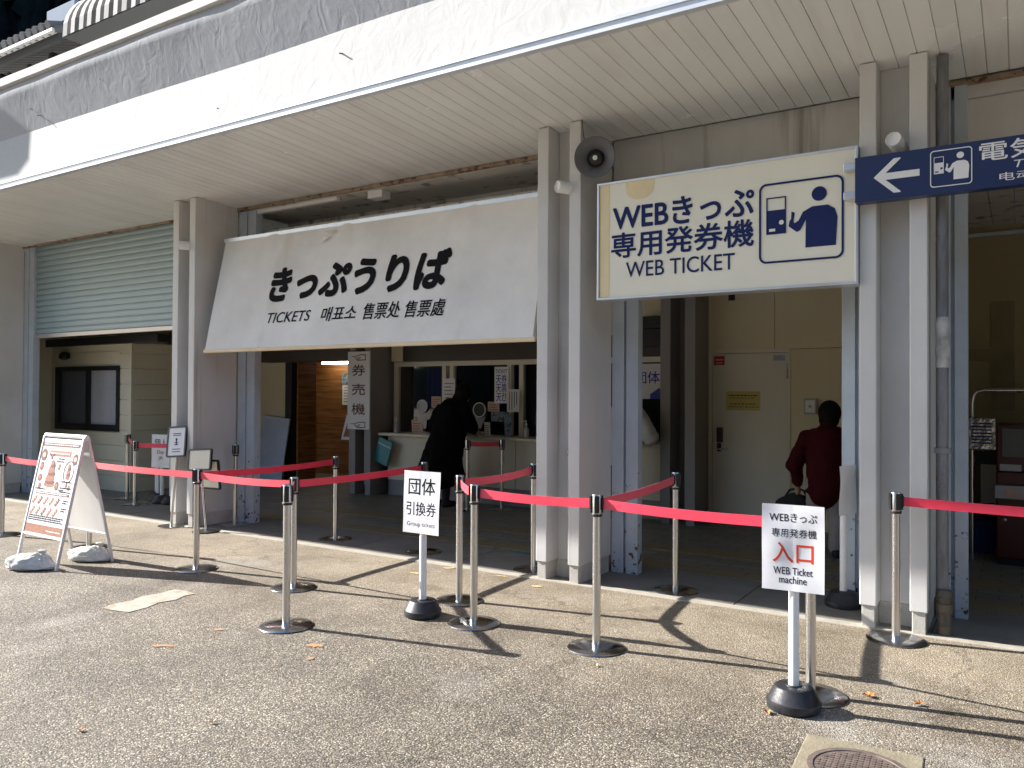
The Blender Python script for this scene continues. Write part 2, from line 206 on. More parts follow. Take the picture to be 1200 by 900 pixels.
MT = dict(
    ground=ground_mat(),
    kerb=mat('kerb_concrete', (0.35, 0.32, 0.265), 0.85, var=0.2, vscale=6, bump=0.002, bscale=90),
    apron=mat('apron_concrete', (0.19, 0.18, 0.16), 0.75, var=0.25, vscale=3, bump=0.001, bscale=120),
    tile=brick_mat('floor_tile', (0.19, 0.18, 0.155), (0.24, 0.225, 0.195), (0.085, 0.08, 0.07), 0.3, 0.15, 0.006, 0.55),
    tactile=mat('tactile_yellow', (0.22, 0.18, 0.1), 0.6, var=0.2, vscale=8),
    pillar=mat('pillar_paint', (0.63, 0.625, 0.61), 0.5, var=0.1, vscale=1.6, bump=0.0004, bscale=60, streak=((0.4, 0.36, 0.29), 0.62, 9)),
    plinth=mat('plinth_concrete', (0.5, 0.48, 0.44), 0.8, var=0.15, vscale=9, bump=0.002, bscale=50),
    plaster=plaster_mat(), plastershade=plaster_mat('fascia_plaster_shade', (0.42, 0.432, 0.455)),
    cap=mat('cap_white', (0.62, 0.615, 0.59), 0.95, var=0.12, vscale=5, spec=0.1, bump=0.003, bscale=14, streak=((0.5, 0.45, 0.38), 0.66, 5)),
    trim=mat('aluminium_trim', (0.66, 0.69, 0.74), 0.42, 0.35, var=0.1, vscale=5),
    soffit=soffit_mat(),
    header=mat('header_concrete', (0.68, 0.665, 0.63), 0.75, var=0.1, vscale=2.5, streak=((0.14, 0.11, 0.08), 0.56, 7), bump=0.001, bscale=30),
    rust=mat('rusty_channel', (0.34, 0.25, 0.17), 0.8, var=0.4, vscale=9, col2=(0.12, 0.06, 0.035), thr=(0.55, 7)),
    rail=mat('pale_blue_steel', (0.5, 0.57, 0.64), 0.5, var=0.1, vscale=5, col2=(0.1, 0.055, 0.045), thr=(0.715, 13, 0.0, 1.5, 0.16)),
    shutter=mat('shutter_green', (0.31, 0.405, 0.43), 0.45, 0.1, var=0.07, vscale=2),
    shutterbar=mat('shutter_bar', (0.5, 0.47, 0.45), 0.4, 0.4),
    cream=mat('cream_wall', (0.78, 0.7, 0.48), 0.6, var=0.06, vscale=1.5),
    siding=mat('cream_siding', (0.8, 0.755, 0.58), 0.55, var=0.06, vscale=2),
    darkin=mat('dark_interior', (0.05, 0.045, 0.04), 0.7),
    black=mat('black_metal', (0.018, 0.018, 0.02), 0.4),
    blackrub=mat('black_rubber', (0.022, 0.023, 0.028), 0.42, var=0.3, vscale=20, bump=0.001, bscale=60),
    brown=mat('brown_cover', (0.06, 0.047, 0.04), 0.45),
    olive=mat('olive_wall', (0.36, 0.3, 0.16), 0.7, var=0.12, vscale=1.4),
    counter=mat('counter_panel', (0.78, 0.74, 0.61), 0.5, var=0.06, vscale=2),
    counterbase=mat('counter_plinth', (0.3, 0.3, 0.31), 0.6),
    greypil=mat('grey_pillar', (0.27, 0.26, 0.25), 0.5, var=0.08, vscale=2),
    wood=wood_mat('cedar_planks', (0.15, 0.055, 0.014), (0.42, 0.19, 0.055)),
    steel=mat('brushed_steel', (0.62, 0.61, 0.6), 0.28, 1.0, var=0.08, vscale=14, stretch=(1, 1, 0.1)),
    disc=mat('base_steel', (0.5, 0.5, 0.5), 0.2, 1.0, var=0.15, vscale=12),
    belt=mat('red_webbing', (0.82, 0.035, 0.085), 0.38, var=0.06, vscale=20, bump=0.0003, bscale=500, spec=0.8, sheen=0.5),
    white=mat('white_paint', (0.82, 0.82, 0.82), 0.4, var=0.05, vscale=6),
    paper=mat('laminated_paper', (0.82, 0.82, 0.85), 0.45, var=0.03, vscale=8, spec=0.3),
    ink=mat('black_ink', (0.012, 0.012, 0.014), 0.9, spec=0.1, var=0.05),
    redink=mat('red_ink', (0.72, 0.075, 0.03), 0.9, spec=0.1, var=0.05),
    rosy=mat('rosy_ink', (0.36, 0.12, 0.1), 0.6, var=0.2, vscale=30),
    navy=mat('navy_ink', (0.02, 0.032, 0.12), 0.8, spec=0.15, var=0.05),
    blueink=mat('blue_ink', (0.03, 0.06, 0.45), 0.5),
    brownink=mat('brown_ink', (0.14, 0.03, 0.022), 0.5),
    tan=mat('tan_ink', (0.33, 0.13, 0.08), 0.5, var=0.3, vscale=25),
    awning=mat('awning_canvas', (0.8, 0.785, 0.755), 0.8, var=0.16, vscale=1.1, bump=0.012, bscale=1.6, streak=((0.56, 0.52, 0.45), 0.6, 1.6)),
    hem=mat('awning_hem', (0.8, 0.68, 0.48), 0.7),
    websign=mat('sign_cream', (0.84, 0.81, 0.68), 0.35, var=0.04, vscale=2),
    stain=mat('sign_stain', (0.8, 0.67, 0.4), 0.4, var=0.1, vscale=4),
    bluesign=mat('sign_blue', (0.02, 0.034, 0.11), 0.35, var=0.05),
    frame=mat('aluminium_frame', (0.7, 0.72, 0.75), 0.35, 0.6),
    horn=mat('horn_grey', (0.12, 0.125, 0.14), 0.45),
    galv=mat('galvanised_pipe', (0.24, 0.24, 0.245), 0.55, 0.25, var=0.45, vscale=5, stretch=(3, 3, 0.6), col2=(0.24, 0.15, 0.08), thr=(0.58, 3.5), bump=0.001, bscale=30),
    coupling=mat('brass_coupling', (0.13, 0.11, 0.08), 0.55, 0.4, var=0.4, vscale=18, bump=0.002, bscale=40),
    tape=mat('white_wrap', (0.5, 0.485, 0.45), 0.8, var=0.5, vscale=9, bump=0.004, bscale=25),
    sand=mat('sandbag_cloth', (0.62, 0.61, 0.58), 0.9, spec=0.2, var=0.15, vscale=12, bump=0.008, bscale=22),
    board=mat('whiteboard_blue', (0.58, 0.63, 0.74), 0.4),
    teal=mat('teal_plastic', (0.03, 0.28, 0.31), 0.4),
    greenmark=mat('green_marking', (0.03, 0.2, 0.17), 0.6),
    orange=mat('orange_paint', (0.5, 0.22, 0.05), 0.8, var=0.3, vscale=40, col2=(0.26, 0.225, 0.18), thr=(0.5, 70)),
    yellowpaint=mat('faded_yellow_paint', (0.6, 0.42, 0.14), 0.8, var=0.2, vscale=40, col2=(0.42, 0.35, 0.25), thr=(0.5, 60)),
    leaf=mat('dry_leaf', (0.5, 0.19, 0.05), 0.7, var=0.4, vscale=30),
    leafpale=mat('pale_dry_leaf', (0.55, 0.4, 0.22), 0.7, var=0.3, vscale=30),
    patch=mat('pale_patch', (0.36, 0.335, 0.28), 0.85, var=0.2, vscale=9, col2=(0.3, 0.24, 0.16), thr=(0.56, 7)),
    iron=mat('cast_iron', (0.15, 0.115, 0.1), 0.65, 0.2, var=0.4, vscale=20),
    surround=mat('manhole_concrete', (0.23, 0.2, 0.14), 0.85, var=0.25, vscale=9, bump=0.003, bscale=70),
    skin=mat('skin', (0.5, 0.3, 0.21), 0.5), hair=mat('black_hair', (0.008, 0.007, 0.007), 0.8, spec=0.2, bump=0.004, bscale=60, stretch=(3, 3, 0.4)),
    coat=mat('black_coat', (0.006, 0.006, 0.007), 0.95, spec=0.1, bump=0.006, bscale=9), maroon=mat('maroon_jacket', (0.06, 0.006, 0.009), 0.9, spec=0.15, bump=0.01, bscale=8),
    trousers=mat('grey_trousers', (0.36, 0.33, 0.31), 0.8, bump=0.008, bscale=9), dark=mat('dark_cloth', (0.02, 0.02, 0.025), 0.8, bump=0.006, bscale=10),
    whitejacket=mat('white_jacket', (0.66, 0.66, 0.66), 0.7, bump=0.01, bscale=12),
    machine=mat('machine_red', (0.07, 0.009, 0.009), 0.35, var=0.1), screen=mat('screen_grey', (0.06, 0.07, 0.08), 0.15),
    greyplastic=mat('grey_plastic', (0.45, 0.46, 0.48), 0.4), bluebin=mat('blue_basket', (0.02, 0.04, 0.2), 0.5),
    blind=mat('white_blind', (0.6, 0.61, 0.64), 0.5), pane=mat('dim_pane', (0.13, 0.14, 0.16), 0.12),
    bluecurtain=mat('blue_curtain', (0.02, 0.035, 0.22), 0.6, stretch=(6, 6, 0.3), var=0.5, vscale=4), glass=glass_mat('counter_glass', (0.7, 0.74, 0.78), -0.02),
    stripeblack=mat('stripe_black', (0.02, 0.02, 0.024), 0.95, spec=0.05), stripewhite=mat('stripe_white', (0.55, 0.545, 0.53), 0.95, spec=0.1),
    greysheet=mat('grey_sheet', (0.11, 0.115, 0.115), 0.8, var=0.06, spec=0.2), roofwood=mat('dark_timber', (0.035, 0.028, 0.024), 0.9, spec=0.1),
    rooftile=mat('roof_tile', (0.2, 0.2, 0.2), 0.5, var=0.15, vscale=4), bluebox=mat('pale_box', (0.3, 0.36, 0.46), 0.9, spec=0.1),
    forest=mat('forest', (0.01, 0.017, 0.02), 1.0, spec=0.0, var=0.5, vscale=0.5), hill=mat('hill_soil', (0.01, 0.014, 0.016), 1.0, spec=0.0, var=0.4, vscale=0.08),
    lamp=mat('lamp_tube', (0.9, 0.9, 0.85), 0.4, emit=((1, 0.93, 0.75), 9.0)), yellowpaper=mat('yellow_paper', (0.62, 0.52, 0.16), 0.6),
    redsticker=mat('red_sticker', (0.5, 0.04, 0.03), 0.5), bluelabel=mat('blue_label', (0.5, 0.56, 0.66), 0.5), peach=mat('peach_paper', (0.62, 0.42, 0.33), 0.6),
    photo=mat('landscape_print', (0.25, 0.32, 0.42), 0.4, var=0.6, vscale=9, col2=(0.06, 0.09, 0.05), thr=(0.52, 7)), foil=mat('foil_pouch', (0.55, 0.55, 0.55), 0.2, 0.7, var=0.4, vscale=14, bump=0.01, bscale=14),
    renttan=mat('rust_red_patch', (0.2, 0.03, 0.02), 0.8),
)

# ------------------------------------------------------------------ mesh helpers
class MB:
    def __init__(s): s.b = bmesh.new()
    def box(s, x0, x1, y0, y1, z0, z1, M=None):
        vs = [s.b.verts.new((x, y, z)) for x in (x0, x1) for y in (y0, y1) for z in (z0, z1)]
        for f in ((0, 1, 3, 2), (4, 6, 7, 5), (0, 4, 5, 1), (2, 3, 7, 6), (0, 2, 6, 4), (1, 5, 7, 3)): s.b.faces.new([vs[i] for i in f])
        if M is not None: bmesh.ops.transform(s.b, matrix=M, verts=vs)
        return s
    def poly(s, pts): s.b.faces.new([s.b.verts.new(p) for p in pts]); return s
    def tube(s, pts, r, seg=16, cap=True):
        pts = [Vector(p) for p in pts]; rs = r if isinstance(r, (list, tuple)) else [r]*len(pts); rings = []
        ref = None
        for i, p in enumerate(pts):
            d = (pts[min(i+1, len(pts)-1)]-pts[max(i-1, 0)]).normalized()
            if ref is None: ref = d.orthogonal().normalized()
            a = (ref-d*ref.dot(d)).normalized(); ref = a; c = d.cross(a)
            rings.append([s.b.verts.new(p+(a*math.cos(2*math.pi*k/seg)+c*math.sin(2*math.pi*k/seg))*rs[i]) for k in range(seg)])
        for i in range(len(rings)-1):
            for k in range(seg): s.b.faces.new((rings[i][k], rings[i][(k+1) % seg], rings[i+1][(k+1) % seg], rings[i+1][k]))
        if cap: s.b.faces.new(rings[0][::-1]); s.b.faces.new(rings[-1])
        return s
    def lathe(s, prof, c=(0, 0, 0), seg=32, M=None, cap=True):
        rings = []; c = Vector(c); vs = []
        for r, z in prof:
            rings.append([s.b.verts.new(c+Vector((r*math.cos(2*math.pi*k/seg), r*math.sin(2*math.pi*k/seg), z))) for k in range(seg)]); vs += rings[-1]
        for i in range(len(rings)-1):
            for k in range(seg): s.b.faces.new((rings[i][k], rings[i][(k+1) % seg], rings[i+1][(k+1) % seg], rings[i+1][k]))
        if cap: s.b.faces.new(rings[0][::-1]); s.b.faces.new(rings[-1])
        if M is not None: bmesh.ops.transform(s.b, matrix=M, verts=vs)
        return s
    def prism(s, pts, d0, d1, M=None):
        """outline in (x, z), extruded along y from d0 to d1"""
        a = [s.b.verts.new((x, d0, z)) for x, z in pts]; c = [s.b.verts.new((x, d1, z)) for x, z in pts]; n = len(pts)
        s.b.faces.new(a); s.b.faces.new(c[::-1])
        for i in range(n): s.b.faces.new((a[i], c[i], c[(i+1) % n], a[(i+1) % n]))
        if M is not None: bmesh.ops.transform(s.b, matrix=M, verts=a+c)
        return s
    def ell(s, c, r, M=None, u=18, v=12):
        mm = Matrix.Translation(c) @ (M if M is not None else Matrix.Identity(4)) @ Matrix.Diagonal((*r, 1))
        bmesh.ops.create_uvsphere(s.b, u_segments=u, v_segments=v, radius=1, matrix=mm); return s
    def limb(s, pts):
        for (a, ra), (c, rc) in zip(pts, pts[1:]): s.tube([a, c], [ra, rc], 14)
        for a, ra in pts: s.ell(a, (ra, ra, ra), u=14, v=10)
        return s
def obj(name, mb, m, parent=None, smooth=False, bevel=0, kind=None):
    me = bpy.data.meshes.new(name); bmesh.ops.recalc_face_normals(mb.b, faces=mb.b.faces); mb.b.to_mesh(me); mb.b.free()
    o = bpy.data.objects.new(name, me); COL.objects.link(o)
    me.materials.append(MT[m] if isinstance(m, str) else m)
    if parent: o.parent = parent
    if smooth:
        for p in me.polygons: p.use_smooth = True
        try: me.set_sharp_from_angle(angle=R(40))
        except Exception: pass
    if bevel:
        b = o.modifiers.new('bevel', 'BEVEL'); b.width = bevel; b.segments = 2; b.limit_method = 'ANGLE'
    if kind: o['kind'] = kind
    return o
def tag(o, label, cat, group=None):
    o['label'] = label; o['category'] = cat
    if group: o['group'] = group
    return o
def thing(name, label, cat, loc=(0, 0, 0), rz=0, group=None):
    o = bpy.data.objects.new(name, None); COL.objects.link(o); o.location = loc; o.rotation_euler = (0, 0, rz); o.empty_display_size = 0.1
    return tag(o, label, cat, group)
def copy_tree(o, parent=None):
    c = o.copy(); COL.objects.link(c)
    if parent: c.parent = parent
    for ch in list(o.children): copy_tree(ch, c)
    return c
def text(body, parent, m, x, z, y, wd, ht, off=0.0, shear=0.0, name='lettering', M=None, sp=1.0, keep=False, warp=None):
    """flat lettering fitted in a box: left x, bottom z, on the plane y (facing -y), or on M's xz plane"""
    cu = bpy.data.curves.new('lettering', 'FONT'); cu.body = body; cu.size = 1;  cu.shear = shear; cu.space_character = sp; cu.align_x = 'CENTER'
    cu.fill_mode = 'FRONT'; cu.resolution_u = 4; cu.space_line = 0.95
    t = bpy.data.objects.new('lettering', cu); COL.objects.link(t)
    dg = bpy.context.evaluated_depsgraph_get(); dg.update()
    me = bpy.data.meshes.new_from_object(t.evaluated_get(dg)); bpy.data.objects.remove(t); bpy.data.curves.remove(cu)
    xs = [v.co.x for v in me.vertices]; ys = [v.co.y for v in me.vertices]
    x0, x1, y0, y1 = min(xs), max(xs), min(ys), max(ys); sx = wd/(x1-x0); sz = ht/(y1-y0)
    ox = x
    if keep: q = min(sx, sz); ox = x+(wd-q*(x1-x0))/2; z = z+(ht-q*(y1-y0))/2; sx = sz = q
    for v in me.vertices:
        p = Vector((ox+(v.co.x-x0)*sx, y, z+(v.co.y-y0)*sz)); v.co = (M @ p) if M is not None else p
    if off > 0.001:      # heavier strokes: the outline stamped again in a small circle, each layer a hair further out
        r_ = off*(sx+sz)/2; b0 = bmesh.new(); b0.from_mesh(me); base = [v for v in b0.verts]; fs = [f for f in b0.faces]
        for k in range(10):
            g_ = bmesh.ops.duplicate(b0, geom=fs); a = 0.628*k+0.2; dv = Vector((r_*math.cos(a), -0.00003*(k+1), r_*math.sin(a)))
            if M is not None: dv = M.to_3x3() @ dv
            for v in g_['geom']:
                if isinstance(v, bmesh.types.BMVert): v.co += dv
        b0.to_mesh(me); b0.free()
    if warp: 
        for v in me.vertices: v.co = warp(v.co)
    me.materials.clear(); me.materials.append(MT[m])
    o = bpy.data.objects.new(name, me); COL.objects.link(o); me.name = name
    if parent: o.parent = parent
    return o
def rrect(x0, x1, z0, z1, r, n=6):
    P = []
    for cx, cz, a0 in ((x1-r, z1-r, 0), (x0+r, z1-r, 90), (x0+r, z0+r, 180), (x1-r, z0+r, 270)):
        for k in range(n+1): a = R(a0+90*k/n); P.append((cx+r*math.cos(a), cz+r*math.sin(a)))
    return P
def ring(mb, outer, inner, d0, d1, M=None):
    n = len(outer); A = [[mb.b.verts.new((x, d, z)) for x, z in L] for L in (outer, inner) for d in (d0, d1)]
    o0, o1, i0, i1 = A
    for k in range(n):
        j = (k+1) % n
        for q in ((o0[k], o0[j], i0[j], i0[k]), (o1[k], i1[k], i1[j], o1[j]), (o0[k], o1[k], o1[j], o0[j]), (i0[k], i0[j], i1[j], i1[k])): mb.b.faces.new(q)
    if M is not None: bmesh.ops.transform(mb.b, matrix=M, verts=[v for L in A for v in L])
    return mb

# ------------------------------------------------------------------ ground, floor, hill
mb = MB(); mb.poly([(-90, -80, 0), (90, -80, 0), (90, 5.82, 0), (-90, 5.82, 0)]); obj('ground', mb, 'ground', kind='structure')
mb = MB(); mb.box(-20, 6, 5.82, 5.91, -0.1, 0.008); obj('kerb', mb, 'kerb', kind='structure', bevel=0.008)
mb = MB(); mb.poly([(-20, 5.91, -0.004), (6, 5.91, -0.004), (6, 6.75, -0.004), (-20, 6.75, -0.004)]); obj('pavement', mb, 'darkin', kind='structure')
mb = MB(); x = -20
while x < 6: mb.box(x+0.004, x+1.296, 5.912, 6.748, -0.05, 0.004); x += 1.3
obj('pavement', mb, 'apron', kind='structure', bevel=0.003)
mb = MB(); mb.poly([(-20, 6.75, 0.003), (6, 6.75, 0.003), (6, 13, 0.003), (-20, 13, 0.003)]); obj('floor', mb, 'tile', kind='structure')
mb = MB()
for y0 in (6.78, 7.6):
    x = -8
    while x < 4: mb.box(x, x+0.295, y0, y0+0.28, 0.0, 0.008); x += 0.3
obj('tactile_paving', mb, 'tactile', kind='structure', bevel=0.002)
mb = MB()
for cx, cy, a in ((-4.55, 6.83, 0.1), (-3.95, 6.72, 0.2)):
    Mx = Matrix.Translation((cx, cy, 0.0075)) @ Matrix.Rotation(a, 4, 'Z')
    for P in ([(-0.25, -0.03, 0), (0.05, -0.03, 0), (0.05, 0.03, 0), (-0.25, 0.03, 0)], [(0.05, -0.1, 0), (0.22, 0, 0), (0.05, 0.1, 0)]): mb.poly([Mx @ Vector(p) for p in P])
obj('floor_marking', mb, 'greenmark', kind='structure')
# irregular pale patch and paint spots on the aggregate
def blob(mb, cx, cy, rx, ry, z, a=0, n=18, j=0.35):
    pts = []
    for k in range(n):
        t = 2*math.pi*k/n; q = 1+random.uniform(-j, j); x, y = rx*q*math.cos(t), ry*q*math.sin(t)
        pts.append((cx+x*math.cos(a)-y*math.sin(a), cy+x*math.sin(a)+y*math.cos(a), z))
    mb.poly(pts)
mb = MB(); E = [(-5.56, 3.31), (-5.43, 3.32), (-5.3, 3.35), (-5.31, 3.5), (-5.36, 3.62), (-5.33, 3.75), (-5.38, 3.85), (-5.36, 3.945), (-5.49, 3.95), (-5.62, 3.935), (-5.6, 3.8), (-5.63, 3.66), (-5.58, 3.55), (-5.6, 3.42)]
mb.poly([(x, y, 0.004) for x, y in E]); obj('ground_patch', mb, 'patch', kind='structure')
mb = MB()
for cx, cy, rx, ry, a in ((-4.44, 3.02, 0.085, 0.022, 0.5), (-4.43, 3.43, 0.035, 0.025, 0), (-3.66, 3.54, 0.05, 0.03, 0.3), (-3.5, 3.35, 0.02, 0.02, 0)): blob(mb, cx, cy, rx, ry, 0.004, a)
obj('paint_spot', mb, 'orange', kind='structure')
mb = MB()
for cx, cy, rx, ry, a in ((-4.42, 5.43, 0.07, 0.025, 0.2), (-4.3, 5.75, 0.05, 0.03, 0.5), (-3.3, 5.6, 0.04, 0.03, 0), (-3.75, 5.75, 0.06, 0.02, 0.2)): blob(mb, cx, cy, rx, ry, 0.004, a)
obj('paint_spot', mb, 'yellowpaint', kind='structure')
# hillside behind the station, with a far wood
def hill_h(x, y):
    d = (y-25)*0.95+(-x-20)*0.4
    return max(-1, d)+10*noise.noise(Vector((x*0.02, y*0.02, 3)))
mb = MB(); N = 40; G = [[mb.b.verts.new((-260+10*i, 30+6*j, hill_h(-260+10*i, 30+6*j))) for j in range(N)] for i in range(N)]
for i in range(N-1):
    for j in range(N-1): mb.b.faces.new((G[i][j], G[i+1][j], G[i+1][j+1], G[i][j+1]))
obj('hill', mb, 'hill', kind='structure', smooth=True)
def sky_block_h(x, y): return max(-1, (-y-45)*0.5)*min(1, max(0.02, (x+110)/90))+8*noise.noise(Vector((x*0.03, y*0.03, 9)))  # unseen hillside opposite, added to block low sky light on the facade
mb = MB(); N = 36; G = [[mb.b.verts.new((-140+16*i, -45-7*j, sky_block_h(-140+16*i, -45-7*j)-2)) for j in range(N)] for i in range(N)]
for i in range(N-1):
    for j in range(N-1): mb.b.faces.new((G[i][j], G[i+1][j], G[i+1][j+1], G[i][j+1]))
obj('hill', mb, 'hill', kind='structure', smooth=True)
mb = MB()
for k in range(3200):
    a = R(random.uniform(48, 76)); d = random.uniform(50, 200); x, y = -d*math.sin(a), d*math.cos(a)
    if y < 20: continue
    z = hill_h(x, y); h = random.uniform(6, 11); r = h*0.2
    for q in range(4):
        zz = z+h*(0.1+0.22*q); rr = r*(1.1-0.24*q)*random.uniform(0.8, 1.2); n = 7; c = mb.b.verts.new((x, y, zz+h*0.36))
        vs = [mb.b.verts.new((x+rr*random.uniform(0.6, 1.25)*math.cos(6.283*i/n), y+rr*random.uniform(0.6, 1.25)*math.sin(6.283*i/n), zz-random.uniform(0, 0.12)*h)) for i in range(n)]
        for i in range(n): mb.b.faces.new((vs[i], vs[(i+1) % n], c))
obj('forest', mb, 'forest', kind='stuff')

# ------------------------------------------------------------------ station building
B = thing('station_building', 'cream station building with white plaster canopy on paired pillars', 'building')
def sof(y): return 3.804+0.044*(5.83-y)
# soffit boards with real grooves
mb = MB(); x = -20.0; bw = 0.127; y0, y1 = 4.625, 6.4
while x < 4.2:
    for xa, xb, za, zb in ((x, x+bw-0.007, 0, 0), (x+bw-0.007, x+bw-0.0055, 0, 0.012), (x+bw-0.0055, x+bw-0.0015, 0.012, 0.012), (x+bw-0.0015, x+bw, 0.012, 0)):
        mb.poly([(xa, y0, sof(y0)+za), (xa, y1, sof(y1)+za), (xb, y1, sof(y1)+zb), (xb, y0, sof(y0)+zb)])
    x += bw
obj('soffit', mb, 'soffit', B)
mb = MB(); mb.box(-20, 4.2, 4.585, 4.64, 3.853, 3.925); mb.box(-20, 4.2, 4.575, 4.586, 3.905, 3.93); obj('canopy_trim', mb, 'trim', B)
# fascia: lower band leans back, upper band leans a little forward, plaster undulates
prof = [(4.605, 3.925)]
for k in range(1, 9): prof.append((4.605+0.125*k/8, 3.925+0.565*k/8))
for k in range(1, 7): prof.append((4.73-0.105*k/6, 4.49+0.41*k/6))
prof += [(4.62, 4.955), (4.64, 5.04)]
mb = MB(); nx = 480; Gd = []
for i in range(nx+1):
    xx = -20+24.2*i/nx; col = []
    for j, (py_, pz) in enumerate(prof):
        n1 = noise.noise(Vector((xx*0.9, pz*1.5, 1)))*0.006+noise.noise(Vector((xx*3.1, pz*2.2, 7)))*0.0015+noise.noise(Vector((xx*9, pz*6, 3)))*0.0004
        k = min(1, j/3); dz = 0.02*noise.noise(Vector((xx*0.6, 0, 5))) if 5 <= j <= 12 else 0
        bulge = 0.03*max(0, noise.noise(Vector((xx*0.8, 2.2, 4)))+0.2) if j == 15 else (0.012*noise.noise(Vector((xx*0.8, 2.2, 4))) if j == 14 else 0)
        col.append(mb.b.verts.new((xx, py_+n1*k-bulge, pz+dz)))
    Gd.append(col)
for i in range(nx):
    for j in range(len(prof)-1): mb.b.faces.new((Gd[i][j], Gd[i+1][j], Gd[i+1][j+1], Gd[i][j+1]))
o = obj('canopy_fascia', mb, 'plaster', B)
for p in o.data.polygons: p.use_smooth = True
for e in o.data.edges:
    a, b = e.vertices
    if a % 17 == 8 and b % 17 == 8: e.use_edge_sharp = True
o.data.materials.append(MT['plastershade'])  # same plaster greyed: upper band's raking-light shade put into its colour
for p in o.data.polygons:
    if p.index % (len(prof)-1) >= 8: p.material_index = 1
mb = MB(); nx = 240; Gd = []
for i in range(nx+1):
    xx = -20+24.2*i/nx; q = lambda s: noise.noise(Vector((xx*1.3, s, 0)))*0.006
    Gd.append([mb.b.verts.new(p) for p in ((xx, 4.585+q(1), 5.035+q(2)), (xx, 4.6+q(3), 5.135+q(4)), (xx, 5.0, 5.15), (xx, 5.0, 5.0), (xx, 4.63, 5.03))])
for i in range(nx):
    for j in range(5): mb.b.faces.new((Gd[i][j], Gd[i+1][j], Gd[i+1][(j+1) % 5], Gd[i][(j+1) % 5]))
obj('parapet_cap', mb, 'cap', B, smooth=True)
mb = MB(); mb.box(-20, 4.2, 4.78, 13, 4.86, 5.0); obj('roof_deck', mb, 'header', B)
# plaster ties: short bent rods sticking out of the fascia
mb = MB()
for X, Z in ((-8.0, 4.78), (-7.55, 4.8), (-7.1, 4.86), (-9.2, 4.62), (-9.35, 4.72), (-6.62, 4.9)):
    mb.tube([(X, 4.73, Z), (X+0.02, 4.655, Z-0.02)], 0.004, 6)
for X, Z in ((-6.1, 4.12), (-4.6, 4.28), (-8.35, 3.98), (-8.05, 4.0)): mb.tube([(X, 4.70, Z), (X+0.015, 4.64, Z-0.02)], 0.006, 6)
obj('fascia_rod', mb, 'black', B)
# pillars: two flanges and a recessed web, on a slightly inset plinth
def pillar(x0, x1, yF, dep, z1, m='pillar', rec=0.19, fl=0.105):
    mb = MB(); pz = 0.15
    mb.box(x0, x0+fl, yF, yF+dep, pz, z1); mb.box(x1-fl, x1, yF, yF+dep, pz, z1); mb.box(x0+fl-0.001, x1-fl+0.001, yF+rec, yF+rec+0.06, pz, z1)
    p = obj('pillar', mb, m, B, bevel=0.006)
    mb = MB(); i = 0.012
    mb.box(x0+i, x0+fl-i, yF+i, yF+dep-i, 0, pz); mb.box(x1-fl+i, x1-i, yF+i, yF+dep-i, 0, pz); mb.box(x0+fl-i+0.001, x1-fl+i-0.001, yF+rec-0.004, yF+dep-0.03, 0, pz)
    obj('plinth', mb, 'plinth' if m == 'pillar' else m, p, bevel=0.004)
    return p
YF = 5.83
for x0 in (-18.4, -13.41, -8.425, -3.45, -0.922, 2.0): pillar(x0, x0+0.41, YF, 0.6, sof(YF)-0.008)
for x0 in (-8.79, -3.69): pillar(x0, x0+0.44, 9.17, 0.6, 3.44, 'greypil', 0.3, 0.13)
mb = MB(); mb.lathe([(0.022, 0), (0.022, 0.02), (0.012, 0.024), (0.012, 0.035), (0.0005, 0.036)], seg=16, M=Matrix.Translation((-3.245, YF+0.19, 1.05)) @ Matrix.Rotation(R(90), 4, 'X')); obj('key_switch', mb, 'steel', B, smooth=True)
# shutter guide channels (pale blue, rust-spotted)
def guide(x0, x1, zt=3.765, y=6.43):
    mb = MB(); d = 0.1; xm = (x0+x1)/2
    mb.box(x0, xm-0.012, y, y+d, 0, zt); mb.box(xm+0.012, x1, y, y+d, 0, zt); mb.box(xm-0.013, xm+0.013, y+0.04, y+d-0.003, 0, zt)
    obj('guide_channel', mb, 'rail', B, bevel=0.003)
for a, b in ((-13.0, -12.72), (-8.0, -7.7), (-3.035, -2.79), (-1.14, -0.93), (-0.5, -0.315), (-8.62, -8.43), (-3.66, -3.455)): guide(a, b, 2.99 if -3.1 < a < -0.9 else 3.765)
# headers over the bays
mb = MB(); mb.box(-3.04, -0.922, 6.46, 6.56, 3.0, 3.79); obj('header_panel', mb, 'header', B)
mb = MB(); mb.box(-0.515, 2.0, 6.5, 6.6, 3.15, 3.65); mb.box(-0.515, 2.0, 6.47, 6.6, 3.655, 3.74); obj('header_panel', mb, 'header', B)
for q in ((-0.515, 2.0, 6.42, 6.55, 3.74, 3.775), (-8.0, -3.45, 6.4, 6.43, 3.735, 3.775), (-13, -8.425, 6.4, 6.43, 3.75, 3.775)): obj('rusty_channel', MB().box(*q), 'rust', B)
mb = MB(); mb.box(-8.0, -3.45, 6.43, 7.25, 3.73, 3.77); obj('lintel_soffit', mb, 'header', B)
mb = MB(); mb.box(-8.0, -5.73, 7.2, 7.28, 3.3, 3.73); mb.box(-5.724, -3.45, 7.2, 7.28, 3.3, 3.73); obj('lintel_panel', mb, 'header', B)
mb = MB(); mb.box(-8.0, -6.4, 6.45, 6.5, 3.69, 3.728); mb.box(-5.95, -5.75, 6.46, 6.6, 3.65, 3.728); obj('conduit', mb, 'white', B)
